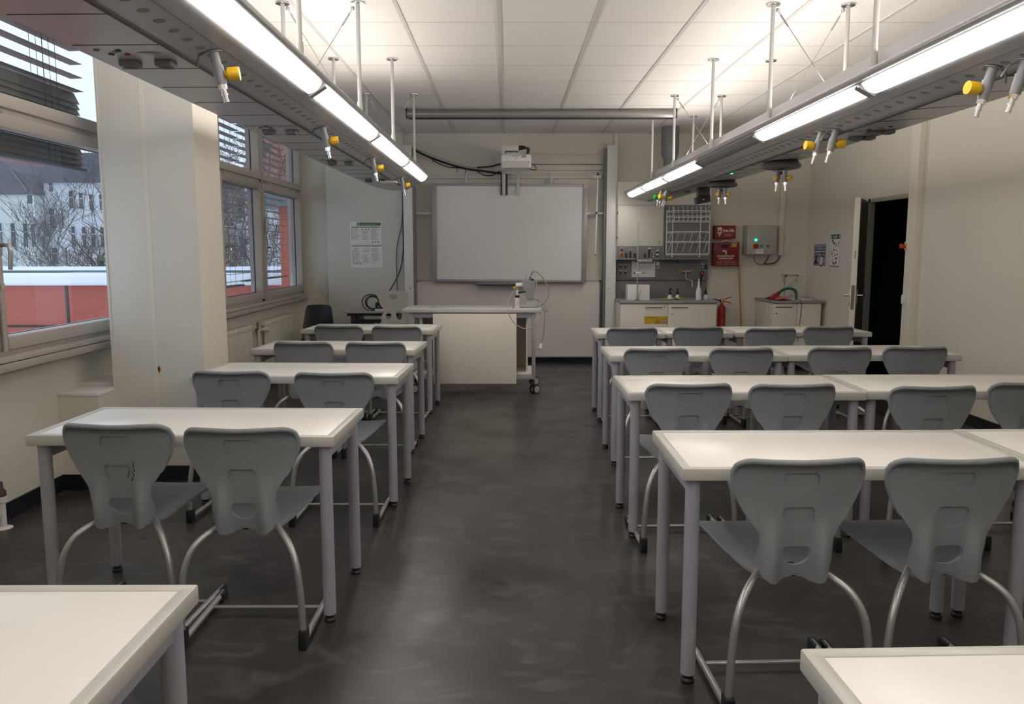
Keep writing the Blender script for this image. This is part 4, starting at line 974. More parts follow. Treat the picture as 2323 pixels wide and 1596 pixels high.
MB().prism([(-.158, .567), (-.110, .567), (-.134, .608)], 'Y', -.3326, -.332).build('triangle', YEL, ys_, False)
flats([(-.138, -.130, .571, .590)], -.3326, INK, 'flame', ys_)
def disc(x, z, r, y, m, nm, par): return MB().prism([(x+r*math.cos(a), z+r*math.sin(a)) for a in [2*PI*k/24 for k in range(24)]], 'Y', y-.0006, y).build(nm, m, par, False)
disc(-.051, .590, .030, -.3312, mat('sign_red', (.25, .02, .02), .5), 'ring', ys_); disc(-.051, .590, .023, -.3318, PAPER, 'white_disc', ys_)
flats([(-.060, -.052, .575, .598), (-.050, -.042, .578, .60)], -.3324, INK, 'match', ys_)
MB().box(-.072, -.030, -.3331, -.3324, .588, .593, rot=Matrix.Rotation(R2(45), 3, 'Y')).build('slash', mat('sign_red', (.25, .02, .02), .5), ys_, False)
co = thing('sink_counter', 'grey worktop with raised rim on the base cabinet by the column', 'worktop', (1.935, 10.05, 0))
MB().box(-.60, .59, -.345, .315, .803, .836, .006).build('top', mat('counter_grey', (.29, .29, .295), .35), co)
MB().box(-.575, .57, -.33, .30, .8355, .839).build('inset_tiles', mat('counter_tile', (.36, .36, .365), .3), co)
for x in (-.42, -.175, -.055, .19, .44): MB().box(x-.003, x+.003, -.333, -.325, .836, .8425).build('tile_stop', BLACK, co)
# things on the counter
pt = thing('paper_towel_stack', 'white block of paper towels with a curled sheet on the counter', 'paper towels', (1.585, 9.90, .839))
MB().box(-.135, .135, -.065, .11, 0, .185, .006).build('block', PAPER, pt); MB().box(-.004, .002, -.067, .1, .0, .187).build('seam', INKG, pt)
g = []
for i in range(11):
    t = i/10; a = t*1.7; g.append([(-.02 + .012*math.sin(a*2)+.045*t*u, -.072-.03*math.sin(t*2.6), .015+.15*t - .02*u*t) for u in (0, .5, 1)])
o = MB().grid(g).build('curled_sheet', PAPER, pt); so = o.modifiers.new('s', 'SOLIDIFY'); so.thickness = .002
ls = thing('lab_stand', 'tall thin metal lab stand with clamps in front of the note', 'lab stand', (1.562, 9.79, .839))
MB().cyl((0, 0, .012), (-.006, 0, .945), .0062, 12).build('rod', STEEL, ls); MB().box(-.02, .02, -.045, .045, 0, .012, .003).build('foot', mat('stand_grey', (.12, .12, .12), .5), ls)
c = MB().box(-.03, .01, -.012, .012, .325, .345, .003).cyl((-.005, -.012, .335), (.05, -.012, .335), .006, 8).build('clamp', WHITE, ls); MB().cyl((-.045, 0, .335), (-.03, 0, .335), .009, 10).build('screw', BLACK, c)
MB().cyl((.04, -.012, .331), (.085, -.012, .331), .0025, 6).cyl((.04, -.012, .340), (.085, -.012, .340), .0025, 6).build('jaw', STEEL, c)
c = MB().cyl((.0, -.014, .472), (.17, -.014, .472), .023, 20).build('cross_roll', mat('roll_grey', (.26, .29, .30), .4), ls); MB().cyl((.168, -.014, .472), (.178, -.014, .472), .0245, 20).cyl((-.045, 0, .482), (-.02, 0, .478), .010, 10).build('end_piece', BLACK, c)
wg = thing('water_glass', 'small clear glass with a red straw at the counter corner by the column', 'glass', (1.42, 10.02, .839))
MB().lathe([(.020, 0), (.022, .003), (.026, .11), (.0245, .11), (.0205, .006), (.001, .006)], n=18).build('glass', GLASS, wg); MB().cyl((.0, 0, .008), (.012, .0, .10), .0025, 6).build('straw', RED, wg)
def soap(x, y, label, tall=0, head=0):
    t = thing('dispenser_bottle', label, 'bottle', (x, y, .839), group='bottles on the sink counter')
    MB().lathe([(.026, 0), (.029, .006), (.028, .035), (.018, .055), (.015, .062)], n=20).build('body', GLASSL, t)
    MB().lathe([(.0165, .062), (.0165, .085), (.012, .10), (.008, .13), (.006, .138)], n=16).build('pump', BLACK, t)
    if head: MB().box(-.012, .024, -.01, .01, .115, .142, .006).build('spray_head', BLACK, t)
soap(1.985, 9.93, 'clear bottle with a hooked black spray head beside the yellow cloth', head=1)
soap(2.085, 9.95, 'clear bottle with a plain black cap in front of the yellow sponge')
soap(2.435, 9.95, 'clear bottle with a black cap at the far counter end')
sb = thing('spray_bottle', 'tall white squeeze bottle on the counter, left of the hand shower', 'bottle', (2.325, 9.86, .839))
MB().lathe([(.032, 0), (.035, .006), (.034, .09), (.031, .12), (.016, .165), (.012, .19)], n=24).build('body', WHITE, sb); MB().lathe([(.013, .19), (.013, .215), (.007, .235), (.009, .25), (.006, .26)], n=16).build('cap', WHITE, sb)
spg = thing('sponge', 'yellow sponge with dark scouring side on the counter', 'sponge', (2.145, 10.05, .839)); MB().box(-.035, .035, -.025, .025, 0, .03, .006).build('foam', mat('sponge_yellow', (.55, .40, .03), .9, bump=.5), spg); MB().box(-.035, .035, -.025, .025, .03, .038, .003).build('scourer', BLACK, spg)
ycl = MB()
rows = [[(1.86+.24*i/14, 9.84+.09*j/6, .8415 + .010*abs(math.sin(i*1.1+j*.7)) + (.012 if 8 < i < 13 else 0)) for j in range(7)] for i in range(15)]
o = MB().grid(rows).build('wiping_cloth', mat('cloth_yellow', (.50, .46, .06), .8, var=.35, scale=60)); so = o.modifiers.new('s', 'SOLIDIFY'); so.thickness = .003
tag(o, 'crumpled yellow cloth lying on the sink counter', 'cloth')
tsp = thing('turquoise_sponge', 'flat turquoise cloth pad between white bottle and counter end', 'cloth', (2.385, 9.97, .839)); MB().box(-.035, .035, -.03, .03, 0, .018, .006).build('pad', mat('turquoise', (.10, .35, .28), .8), tsp)
fa = thing('wall_faucet', 'grey wall tap with two yellow handles over the sink counter', 'faucet', (2.266, 10.33, 1.178))
MB().cyl((-.075, -.03, 0), (.075, -.03, 0), .010, 12).cyl((-.06, 0, 0), (-.06, -.03, 0), .012).cyl((.06, 0, 0), (.06, -.03, 0), .012).tube(spline([(-.012, -.03, 0), (-.012, -.05, -.05), (-.010, -.07, -.095), (.02, -.11, -.112), (.045, -.14, -.115), (.052, -.15, -.14), (.052, -.15, -.195)], 6), .009, 12).build('pipework', GREYL, fa)
for x in (-.075, .075): MB().cyl((x, -.03, 0), (x, -.055, 0), .019, 8).build('handle', YKNOB, fa); MB().cyl((x, -.055, 0), (x, -.058, 0), .008, 8).build('handle_cap', BLACK, fa)
hs = thing('hand_shower', 'black hand shower with red face leaning at the counter end', 'hand shower', (2.40, 10.05, .84))
MB().tube([(-.035, 0, 0), (-.02, .01, .15), (.0, .02, .27), (.005, .02, .31)], .014, 12, rs=[.010, .014, .017, .02]).ball((.008, .01, .315), .030, (1, .8, 1)).build('handle', BLACK, hs)
MB().ball((.010, -.008, .315), .018, (1, .6, 1)).build('face', REDF, hs)
# ---------------------------------------------------------------- right part of the front wall
fb = thing('first_aid_box', 'red first aid box with white lettering above the fire blanket box', 'first aid box', (2.742, 10.345, 1.671))
MB().box(-.135, .135, -.045, .055, -.083, .083, .008).build('case', mat('first_aid_red', (.27, .010, .008), .4), fb)
for z in (-.035, .045): MB().box(-.138, -.126, -.05, -.02, z-.015, z+.015, .002).build('latch', BLACK, fb)
text('Erste Hilfe', .056, (.045, -.0455, .018), PAPER, fb, sx=.60, bold=.0012)
flats([(-.095, -.041, -.018, .062)], -.045, PAPER, 'white_field', fb); MB().prism([(-.088, -.020), (-.048, -.020), (-.068, -.055)], 'Y', -.0458, -.045).build('arrow', PAPER, fb, False)
MB().box(-.074, -.062, -.0468, -.0458, -.008, .030).box(-.087, -.049, -.0468, -.0458, .005, .017).build('cross', mat('first_aid_red', (.27, .010, .008), .4), fb, False)
flats([(-.105, .11, -.018, -.0165), (-.105, .11, -.060, -.0585), (-.105, -.1035, -.06, -.0165), (.1085, .11, -.06, -.0165), (-.01, .085, -.036, -.028), (-.01, .075, -.048, -.044)], -.045, mat('pink_print', (.55, .40, .38), .6), 'print', fb)
fbk = thing('fire_blanket_box', 'dark red fire blanket box under the first aid box', 'fire blanket box', (2.76, 10.335, 1.39))
MB().box(-.162, .162, -.06, .065, -.146, .146, .005).build('case', REDB, fbk)
MB().box(-.065, .025, -.0608, -.059, .088, .124, .001).build('handle_slot', BLACK, fbk)
MB().box(.062, .128, -.061, -.06, .095, .140).build('yellow_label', YEL, fbk, False); flats([(.072, .09, .108, .128), (.10, .115, .108, .13)], -.061, INKG, 'print', fbk)
q = MB().prism([(-.05, .035), (-.012, .035), (-.02, .055), (-.042, .055)], 'Y', -.061, -.06).box(-.012, .004, -.061, -.06, .0, .035).ball((-.005, -.0605, .042), .008, (1, .1, 1))
q.build('pictogram', PAPER, fbk, False)
text('LÖSCHDECKE/FIRE BLANKET', .026, (-.005, -.0606, -.020), PAPER, fbk, sx=.66, bold=.0007); text('COUVERTURE ANTI-FEU', .026, (-.005, -.0606, -.050), PAPER, fbk, sx=.66, bold=.0007)
flats([(-.09, .055, -.0735, -.072), (-.125, .135, -.0785, -.0775), (-.125, .135, -.134, -.133), (-.125, -.124, -.134, -.078), (.134, .135, -.134, -.078)] + [(-.115+.085*c, -.045+.085*c, -.09-.012*r, -.087-.012*r) for c in range(3) for r in range(4)], -.06, mat('pink_print', (.55, .40, .38), .6), 'print', fbk)
gp = MB()
rows = [[(2.665+.16*i/10, 10.285+.07*j/5, 1.537 + .055*math.sin(PI*i/10)*(.35+.65*i/10)*math.sin(PI*(j+1)/7)*(1+.2*math.sin(3*i+j)) + .0) for j in range(6)] for i in range(11)]
o = MB().grid(rows).build('plastic_bag', mat('crumpled_plastic', (.62, .52, .52), .25, var=.3, scale=40)); so = o.modifiers.new('s', 'SOLIDIFY'); so.thickness = .002
tag(o, 'crumpled clear bag lying on top of the fire blanket box', 'bag')
pw = MB().cyl((2.928, 10.375, 1.56), (3.03, 10.33, .0), .0105, 12); tag(pw.build('wooden_pointer', WOOD), 'long wooden pointer leaning on the wall beside the fire blanket box', 'pointer')
fe = thing('fire_extinguisher', 'red fire extinguisher standing at the end of the base cabinet', 'fire extinguisher', (2.655, 10.20, .0))
fe.location = (2.69, 10.15, 0)
MB().lathe([(.045, .24), (.050, .245), (.050, .70), (.046, .725), (.028, .755), (.016, .765), (.016, .785)], n=28).build('cylinder', RED, fe)
MB().box(-.06, .06, -.05, .06, 0, .24, .004).build('stand', BLACK, fe)
MB().lathe([(.017, .78), (.019, .785), (.019, .81), (.010, .825), (.010, .845)], n=16).build('valve', mat('brass', (.45, .33, .12), .35, metal=.7), fe)
MB().tube([(-.005, 0, .80), (-.04, -.005, .815), (-.09, -.01, .832), (-.115, -.01, .832)], .009, 8, rs=[.012, .008, .006, .004]).box(-.028, -.010, -.012, .012, .785, .825, .003).build('horn', BLACK, fe)
MB().tube([(.0, -.01, .81), (.05, -.02, .84), (.115, -.02, .858)], .006, 8).build('lever', REDF, fe); MB().tube(spline([(.0, -.01, .80), (.06, -.02, .80), (.10, -.02, .785), (.112, -.02, .772)], 4), .006, 8).build('carry_handle', RED, fe)
lbp = []
for k in range(16):
    if k not in (6, 7): lbp.append((-.030+random.uniform(0, .01), .030-random.uniform(0, .02), .30+.018*k, .306+.018*k))
q = MB()
for x0, x1, z0, z1 in lbp:
    q.grid([[(.0506*math.sin(x/.05), -.0506*math.cos(x/.05), z) for z in (z0, z1)] for x in (x0, (x0+x1)/2, x1)])
o = q.build('print', mat('pink_print', (.55, .40, .38), .6), fe, False)
# switch box
sx = thing('switch_box', 'grey electrical box with green lamp and red rotary switch on the front wall', 'electrical box', (3.18, 10.30, 1.572))
MB().box(-.185, .185, -.10, .10, -.183, .183, .004).build('case', mat('box_grey', (.42, .42, .40), .45), sx)
MB().box(-.183, .183, -.104, -.099, -.181, .181, .004).build('door', mat('box_grey', (.42, .42, .40), .45), sx)
def kb(x, z, r, m, nm, y=-.104, d=.012, par=sx): return MB().cyl((x, y, z), (x, y-d, z), r, 20).build(nm, m, par)
X, Z = 3.18, 1.572
kb(3.102-X, 1.571-Z, .021, GKNOB, 'lamp_ring', d=.008); kb(3.102-X, 1.571-Z, .017, LED, 'green_lamp', d=.014)
MB().box(3.041-X-.016, 3.041-X+.016, -.110, -.104, -.018, .014, .002).build('key_plate', PAPER, sx); kb(3.041-X, 1.573-Z, .008, BLACK, 'key_hole', -.11, .004)
kb(3.178-X, 1.568-Z, .017, GREYL, 'push_button')
MB().box(3.104-X-.036, 3.104-X+.032, -.108, -.104, 1.494-Z-.036, 1.494-Z+.030, .002).build('yellow_plate', YKNOB, sx); kb(3.104-X, 1.496-Z, .031, mat('rotary_red', (.28, .02, .012), .4), 'rotary_switch', d=.02); MB().box(3.104-X-.006, 3.104-X+.006, -.130, -.122, 1.496-Z-.028, 1.496-Z+.028, .002).build('rotary_grip', RED, sx)
kb(3.179-X, 1.495-Z, .014, BLACK, 'selector'); kb(3.182-X, 1.499-Z, .005, WHITE, 'selector_mark', -.116, .003); kb(3.259-X, 1.495-Z, .015, mat('olive_button', (.14, .12, .05), .4), 'push_button')
flats([(-.098, -.06, .028, .032), (-.02, .02, .028, .032), (-.098, -.06, -.042, -.039), (-.025, -.012, -.044, -.040), (.002, .018, -.044, -.040), (.062, .10, -.044, -.040)] + [(-.165, -.165+.05, -.135-.013*k, -.132-.013*k) for k in range(3)], -.104, INKG, 'print', sx)
MB().box(-.07, .025, -.1046, -.104, -.172, -.115).build('white_label', PAPER, sx, False); flats([(-.06, .015, -.13-.012*k, -.127-.012*k) for k in range(3)], -.1046, INKG, 'print', sx)
for x in (-.145, -.10, -.05, .135): MB().cyl((x, .02, -.183), (x, .02, -.205), .012, 12).build('gland', GREYL, sx)
tag(MB().tube(spline([(3.13, 10.33, 1.37), (3.135, 10.34, 1.32), (3.18, 10.345, 1.275), (3.24, 10.345, 1.262), (3.29, 10.345, 1.268)], 6), .006, 8).build('cable', CABLE), 'thin grey cable hanging below the electrical box', 'cable')
tag(MB().tube(spline([(3.315, 10.33, 1.37), (3.30, 10.34, 1.32), (3.27, 10.345, 1.275), (3.33, 10.345, 1.272), (3.40, 10.345, 1.285), (3.45, 10.35, 1.33), (3.468, 10.36, 1.385)], 6), .010, 8).build('cable', mat('dark_cable', (.07, .07, .072), .5)), 'thick dark cable from the electrical box up into the wall duct', 'cable')
tag(MB().box(3.446, 3.502, 10.345, 10.40, 1.378, ZC, .004).build('cable_duct', CREAM), 'upright cream duct on the wall beside the electrical box', 'cable duct')
# corner sink cabinet
ck = thing('corner_sink_cabinet', 'white cabinet with keyhole door in the corner beside the door leaf', 'cabinet', (3.485, 10.03, 0))
MB().box(-.295, .295, -.32, .36, .06, .805, .002).build('body', CABW, ck); MB().box(-.28, .28, -.28, .33, 0, .06).build('plinth', BLACK, ck)
d1 = MB().box(-.293, -.004, -.34, -.32, .065, .803, .0015).build('door', CABW, ck); d2 = MB().box(0, .278, -.34, -.32, .065, .803, .0015).build('door', CABW, ck)
MB().box(-.262, -.068, -.353, -.34, .760, .768, .002).build('handle', mat('handle_bronze', (.16, .13, .09), .4, metal=.6), d1); MB().cyl((-.252, -.34, .684), (-.252, -.344, .684), .008, 12).build('lock', mat('dark_brass', (.08, .06, .04), .4), d1)
cw = thing('corner_worktop', 'grey worktop with oval white basin on the corner cabinet', 'worktop', (3.485, 10.03, 0))
MB().box(-.31, .325, -.36, .368, .807, .838, .008).build('top', mat('counter_grey', (.29, .29, .295), .35), cw)
q = MB()
rr = [(1.0, .8385), (1.0, .843), (.93, .843), (.86, .839)]
for (a, za), (b_, zb) in zip(rr, rr[1:]): q.grid([[(.10+.17*s_*math.cos(t), -.05+.23*s_*math.sin(t), z) for t in [2*PI*k/32 for k in range(33)]] for s_, z in ((a, za), (b_, zb))])
q.prism([(.10+.147*math.cos(t), -.05+.198*math.sin(t)) for t in [2*PI*k/32 for k in range(32)]], 'Z', .8382, .8395)
q.build('basin', WHITE, cw)
st2 = thing('lab_tap', 'grey two-outlet tap post with yellow handles on the corner sink', 'faucet', (3.50, 10.22, .838))
MB().cyl((0, 0, 0), (0, 0, .285), .012, 14).cyl((-.05, 0, .295), (.16, 0, .29), .010, 12).build('post', GREYL, st2)
for x in (-.03, .135): MB().cyl((x, -.01, .29), (x-.005, -.04, .27), .014, 10, .010).cyl((x-.005, -.035, .27), (x-.008, -.045, .20), .010, 10, .004).build('outlet', GREYL, st2)
for x in (0, .145): MB().cyl((x, -.015, .285), (x, -.04, .285), .018, 6).build('handle', mat('olive_knob', (.28, .23, .03), .4), st2); MB().cyl((x, -.04, .285), (x, -.043, .285), .009, 8).build('handle_cap', BLACK, st2)
tag(MB().tube(spline([(3.43, 10.12, .846), (3.445, 10.12, .93), (3.50, 10.12, 1.02), (3.58, 10.12, 1.09), (3.66, 10.13, 1.128), (3.72, 10.14, 1.13), (3.742, 10.14, 1.10), (3.70, 10.13, 1.04), (3.60, 10.12, .985), (3.50, 10.10, .935), (3.47, 10.08, .86)], 7), .005, 8).build('rubber_hose', WHITE), 'thin white hose looping out from the corner sink tap', 'hose')
tag(MB().tube(spline([(3.355, 10.03, .845), (3.36, 10.03, .90), (3.40, 10.03, .945), (3.46, 10.03, .968), (3.53, 10.03, .965), (3.575, 10.03, .93), (3.58, 10.02, .875), (3.58, 10.01, .846)], 7), .017, 12).build('garden_hose', HOSEG), 'thick dark green hose arching over the corner sink', 'hose')
rb = MB().grid([[(3.21+.23*i/12, 9.82+.26*j/8, .840+.055*math.sin(PI*j/8)*math.sin(PI*min(1, (i+2)/13))*(1+.15*math.sin(i*2+j))) for j in range(9)] for i in range(13)])
rb.tube(spline([(3.27, 9.96, .89), (3.31, 9.95, .915), (3.34, 9.95, .935)], 4), .012, 8, rs=None); o = rb.build('red_pouch', REDF); tag(o, 'red pouch with a knotted strap at the corner sink edge', 'bag')
pb = MB().grid([[(3.23+.20*i/12, 9.72+.15*j/8, .840+.045*math.sin(PI*(j+.5)/9)**.5*(.25+.75*min(1, i/5))*(1 if i < 12 else .3)) for j in range(9)] for i in range(13)]); o = pb.build('bagged_cloth', mat('pink_film', (.48, .17, .16), .2, var=.25, scale=25)); tag(o, 'pink cloth wrapped in clear film lying in front of the red pouch', 'bag')
gl = thing('glass_bulb', 'small clear round glass vessel beside the basin rim', 'glass vessel', (3.475, 9.90, .840)); MB().lathe([(.012, 0), (.026, .012), (.030, .032), (.022, .05), (.010, .058), (.010, .066)], n=18).build('bulb', GLASS, gl)
tag(MB().tube(spline([(3.47, 9.75, .845), (3.50, 9.74, .852), (3.515, 9.68, .845), (3.518, 9.655, .80), (3.515, 9.65, .70), (3.50, 9.65, .50), (3.49, 9.65, .35)], 6), .0045, 8).build('sink_lead', mat('dark_cable', (.07, .07, .072), .5)), 'grey lead hanging down in front of the corner cabinet doors', 'cable')
# posters on the right wall
po = thing('lab_poster', 'small poster of a lab scene in blue tones on the wall beside the corner', 'poster', (XR-.001, 9.965, 1.38))
MB().box(-.0015, 0, -.19, .19, -.137, .140).build('sheet', mat('poster_lilac', (.30, .29, .37), .5), po, False)
flats_x([(-.17, -.05, .09, .105), (.03, .17, .085, .098), (-.17, .0, .055, .07), (.04, .16, .055, .07), (-.17, .0, .015, .04), (.04, .16, .02, .032), (-.17, .0, -.025, .0), (.04, .16, -.025, .005)], -.0015, mat('poster_blue', (.06, .085, .18), .5), 'blue_shelf', po)
flats_x([(-.16, .0, .044, .050), (.04, .15, .044, .05), (-.12, .0, .005, .011), (-.19, .19, -.137, -.128)], -.0015, PAPER, 'white_detail', po)
flats_x([(-.19, .19, -.128, -.085)], -.0015, mat('poster_mauve', (.24, .18, .25), .5), 'bench', po)
flats_x([(.08, .12, -.09, -.01), (.04, .17, -.10, -.085), (.10, .145, -.085, -.06)], -.0022, INK, 'microscope', po)
q = MB().prism([(-.10, -.02), (-.045, -.015), (-.03, -.06), (-.02, -.10), (-.05, -.118), (-.09, -.11), (-.10, -.06)], 'X', -.0028, -.0022); q.build('white_coat', PAPER, po, False)
MB().ball((-.0025, -.075, .0), .020, (.03, 1, .8), n=10).box(-.0030, -.0026, -.09, -.05, -.137, -.115).build('dark_hair', INK, po)
pf = thing('first_aid_poster', 'tall narrow first aid poster with green header on the wall beside the door leaf', 'poster', (XR-.001, 9.505, 1.437))
MB().box(-.0015, 0, -.135, .135, -.19, .19).build('sheet', PAPER, pf, False)
flats_x([(-.135, .135, .138, .19)], -.0015, GREEN, 'green_header', pf); flats_x([(-.135, .135, -.19, -.183), (-.135, .135, -.178, -.172)], -.0015, mat('poster_teal', (.05, .14, .14), .5), 'footer', pf)
text('Erste Hilfe', .045, (-.0024, 0, .163), PAPER, pf, R=FACE_LEFT, sx=.62, bold=.0006)
for y in (-.11, .11): MB().prism([(y-.014, .163), (y, .184), (y+.014, .163), (y, .142)], 'X', -.0024, -.0015).build('emblem', PAPER, pf, False)
random.seed(3); g1, g2, g3 = [], [], []
for k in range(46):
    y = random.uniform(-.125, .085); z = random.uniform(-.165, .115); w_, h_ = random.uniform(.015, .045), random.uniform(.003, .012)
    (g1 if k % 3 == 0 else g2 if k % 3 == 1 else g3).append((y, y+w_, z, z+h_*(2 if k % 3 else 1)))
flats_x(g1, -.0015, INKG, 'print', pf); flats_x(g2, -.0019, mat('poster_navy', (.05, .06, .13), .5), 'figure', pf); flats_x(g3[:9], -.0022, mat('poster_red', (.30, .06, .06), .5), 'heart_figure', pf)
eb = thing('emergency_stop', 'red emergency push button on yellow plate on the slim column by the door', 'emergency button', (3.765, 7.655, 1.482))
MB().box(-.014, 0, -.034, .030, -.036, .038, .003).build('back_plate', PAPER, eb); MB().box(-.022, -.014, -.026, .022, -.028, .028, .003).build('yellow_plate', YKNOB, eb); MB().lathe([(.014, -.022), (.012, -.04), (.022, -.044), (.024, -.062), (.018, -.068)], (0, 0, 0), 'X', 20).build('mushroom', mat('mushroom_red', (.48, .03, .02), .4), eb)
ls_ = thing('light_switch', 'white rocker light switch low on the slim column by the door', 'light switch', (3.765, 7.655, .985))
MB().box(-.010, 0, -.035, .035, -.05, .04, .003).build('frame', WHITE, ls_); MB().box(-.018, -.010, -.024, .024, -.046, .030, .003).build('rocker', WHITE, ls_)
# ================================================================ RADIATORS + PIPES
def radiator(label, y0, y1, z0, z1, valve_y):
    t = thing('radiator', label, 'radiator', (-2.655, (y0+y1)/2, 0), group='radiators under the second window'); h = (y1-y0)/2; n = int((y1-y0)/.0475); p = (y1-y0)/n
    for k in range(n):
        y = -h+p*(k+.5); s = MB()
        s.box(-.05, .05, y-p*.36, y+p*.36, z1-.06, z1, .016, 3).box(-.05, .05, y-p*.36, y+p*.36, z0, z0+.06, .016, 3).box(.012, .045, y-p*.30, y+p*.30, z0+.02, z1-.02, .01).box(-.045, -.012, y-p*.30, y+p*.30, z0+.02, z1-.02, .01)
        s.build('section', mat('radiator_cream', (.68, .65, .57), .4), t)
    v = MB().cyl((-.0, -h, z1-.09), (-.0, -h-.09, z1-.09), .012).tube(spline([(0, -h-.09, z1-.09), (-.0, -h-.115, z1-.10), (0, -h-.12, z1-.14), (0, -h-.12, .05)], 5), .014, 10).build('supply_pipe', mat('radiator_cream', (.68, .65, .57), .4), t)
    k = MB().lathe([(.020, .012), (.022, .03), (.024, .035), (.024, .08), (.019, .088)], (0, -h-.035, z1-.09), 'X', 18).build('thermostat', WHITE, t)
    MB().box(-.055, .03, -h-.05, -h-.02, z1-.10, z1-.08, .004).build('valve', mat('valve_dark', (.07, .06, .05), .5), t)
radiator('cream ribbed radiator just behind the window pier', 7.28, 8.15, .10, .695, 0)
radiator('cream ribbed radiator farther along, with dark valve and elbow pipe', 8.62, 9.72, .10, .695, 0)
hp = thing('heating_pipe', 'white riser pipe with floor collar at the left edge of the view', 'pipe', (-2.665, 4.115, 0))
hp.location = (-2.66, 4.09, 0)
MB().lathe([(.019, 0.002), (.019, .14)], n=18).lathe([(.019, .14), (.03, .145), (.03, .17), (.02, .175)], n=18).build('pipe', WHITE, hp); MB().lathe([(.045, 0), (.045, .004), (.02, .012), (.019, .016)], n=22).build('collar', WHITE, hp)
MB().lathe([(.026, .175), (.026, .20), (.015, .215), (.012, .25)], n=14).build('lockshield', mat('valve_dark', (.07, .06, .05), .5), hp)
# ================================================================ OUTSIDE
gd = struct('ground_snow', MB().box(-160, -3.2, -5, 160, -4.2, -4.0), SNOW)
# neighbouring wing of the school: clad parapet, snowed roof, red stair tower
wing = thing('school_wing', 'low red clad wing with snow on its parapet seen through the windows', 'building', (-9, 14.5, 0))
def wb(m, x0, x1, y0, y1, z0, z1, nm, bev=0): return MB().box(x0+9, x1+9, y0-14.5, y1-14.5, z0, z1, bev).build(nm, m, wing, False)
wb(REDWALL, -13, -3.0, 13.6, 13.9, -4, .86, 'clad_wall')
j = MB()
for x in (-11.2, -9.25, -7.45, -5.6): j.box(x+9-.02, x+9+.02, -.92, -.89, -4, .86)
j.box(-4, 6, -.92, -.89, .16, .19); j.build('cladding_joint', BLACK, wing, False)
wb(SNOW, -13, -3.0, 13.5, 14.0, .86, 1.06, 'snow_cap', .05)
wb(SNOW, -13, -3.0, 14.0, 21, .55, .75, 'snowed_roof')
wb(SLATE, -14, -2.5, 21, 21.4, -4, .93, 'grey_parapet'); wb(SNOW, -14, -2.5, 20.9, 21.5, .93, 1.02, 'parapet_snow')
wb(REDWALL, -3.66, -2.7, 13.0, 13.6, -4, 2.13, 'red_pier'); wb(SLATE, -4.05, -2.6, 12.8, 13.8, 2.13, 2.32, 'pier_canopy')
wb(mat('solar_blue', (.16, .24, .40), .3), -8.6, -7.8, 15.5, 16.2, .78, 1.02, 'solar_panel')
# pale apartment house
ap = thing('apartment_house', 'pale grey apartment house with scattered tall windows beyond the wing', 'building', (-38, 70, 0))
def apb(m, x0, x1, y0, y1, z0, z1, nm): return MB().box(x0, x1, y0, y1, z0, z1).build(nm, m, ap, False)
apb(STUCCO, -1.7, 9, 0, 10, -5, 7.2, 'facade'); apb(STUCCO2, -9, -1.75, -1.5, 10, -5, 6.1, 'side_facade')
MB().prism([(-1.9, 7.15), (9.3, 7.15), (9.3, 7.35), (7.5, 9.6), (-.4, 9.6), (-1.9, 7.6)], 'Y', -.35, 9).build('roof', ROOF, ap, False)
MB().prism([(-9.2, 6.05), (-1.6, 6.05), (-1.6, 6.3), (-2.9, 7.9), (-4.2, 8.9), (-9.2, 8.9)], 'Y', -1.8, 4).build('side_roof', ROOF, ap, False)
MB().prism([(-3.2, 6.6), (-1.6, 6.6), (-1.6, 7.9), (-2.4, 9.6), (-3.2, 9.6)], 'Y', 4.5, 6).build('gable', mat('white_gable', (.62, .63, .64), .8), ap, False)
MB().box(-9, -3.2, 5.0, 7, 7, 10.6).build('brick_stack', ROOFR, ap, False)
MB().tube([(-2.0, -1.9, 6.3), (-3.3, -1.9, 8.2)], .09, 6).build('roof_edge', SLATE, ap)
WF = mat('far_window_frame', (.6, .61, .62), .7)
def win(x, z, w, h, y=0):
    f = MB().box(x-w/2-.04, x+w/2+.04, y-.12, y+.05, z-.08, z+h+.04).build('window', WF, ap, False)
    MB().box(x-w/2, x-.02, y-.15, y-.1, z, z+h*.62).box(x+.02, x+w/2, y-.15, y-.1, z, z+h*.62).box(x-w/2, x+w/2, y-.15, y-.1, z+h*.67, z+h).build('pane', PANE2, f, False)
for x, z, w, h in ((-1.0, 6.4, .30, .72), (-1.08, 3.35, .42, 1.6), (-1.07, .25, .45, 1.4), (.65, 5.0, .30, 1.45), (1.48, 4.95, .30, 1.35), (2.32, 4.85, .28, 1.3), (.63, 1.72, .28, 1.75), (1.55, 1.7, .30, 1.72), (2.32, 1.7, .32, 1.7), (3.1, 1.7, .3, 1.68), (4.0, 1.7, .3, 1.68), (3.2, 4.85, .28, 1.3)): win(x, z, w, h)
for x, z, w, h in ((-3.6, 1.74, .32, 1.95), (-2.57, 1.72, .31, 1.92), (-1.93, 1.7, .30, 1.9), (-2.0, 5.3, .40, 1.1), (-4.7, 1.74, .32, 1.95)): win(x, z, w, h, -1.5)
apb(BLACK, -.30, -.22, -.05, .02, 3.3, 4.9, 'downpipe_slot'); apb(BLACK, -.20, -.10, -.05, .02, .3, 1.7, 'downpipe_slot')
MB().cyl((-1.72, -1.6, -5), (-1.72, -1.6, 6), .035, 8).build('downpipe', WHITE, ap)
h2 = thing('tiled_house', 'house with red tiled roof behind the bare trees', 'building', (-7.8, 52, 0))
MB().box(-9, 9, 0, 8, -5, 5.6).build('wall', STUCCO, h2, False); MB().prism([(-9.6, 5.4), (9.5, 5.4), (6.5, 15), (-7.2, 10.5)], 'Y', .0, 8).build('roof', ROOFR, h2, False)
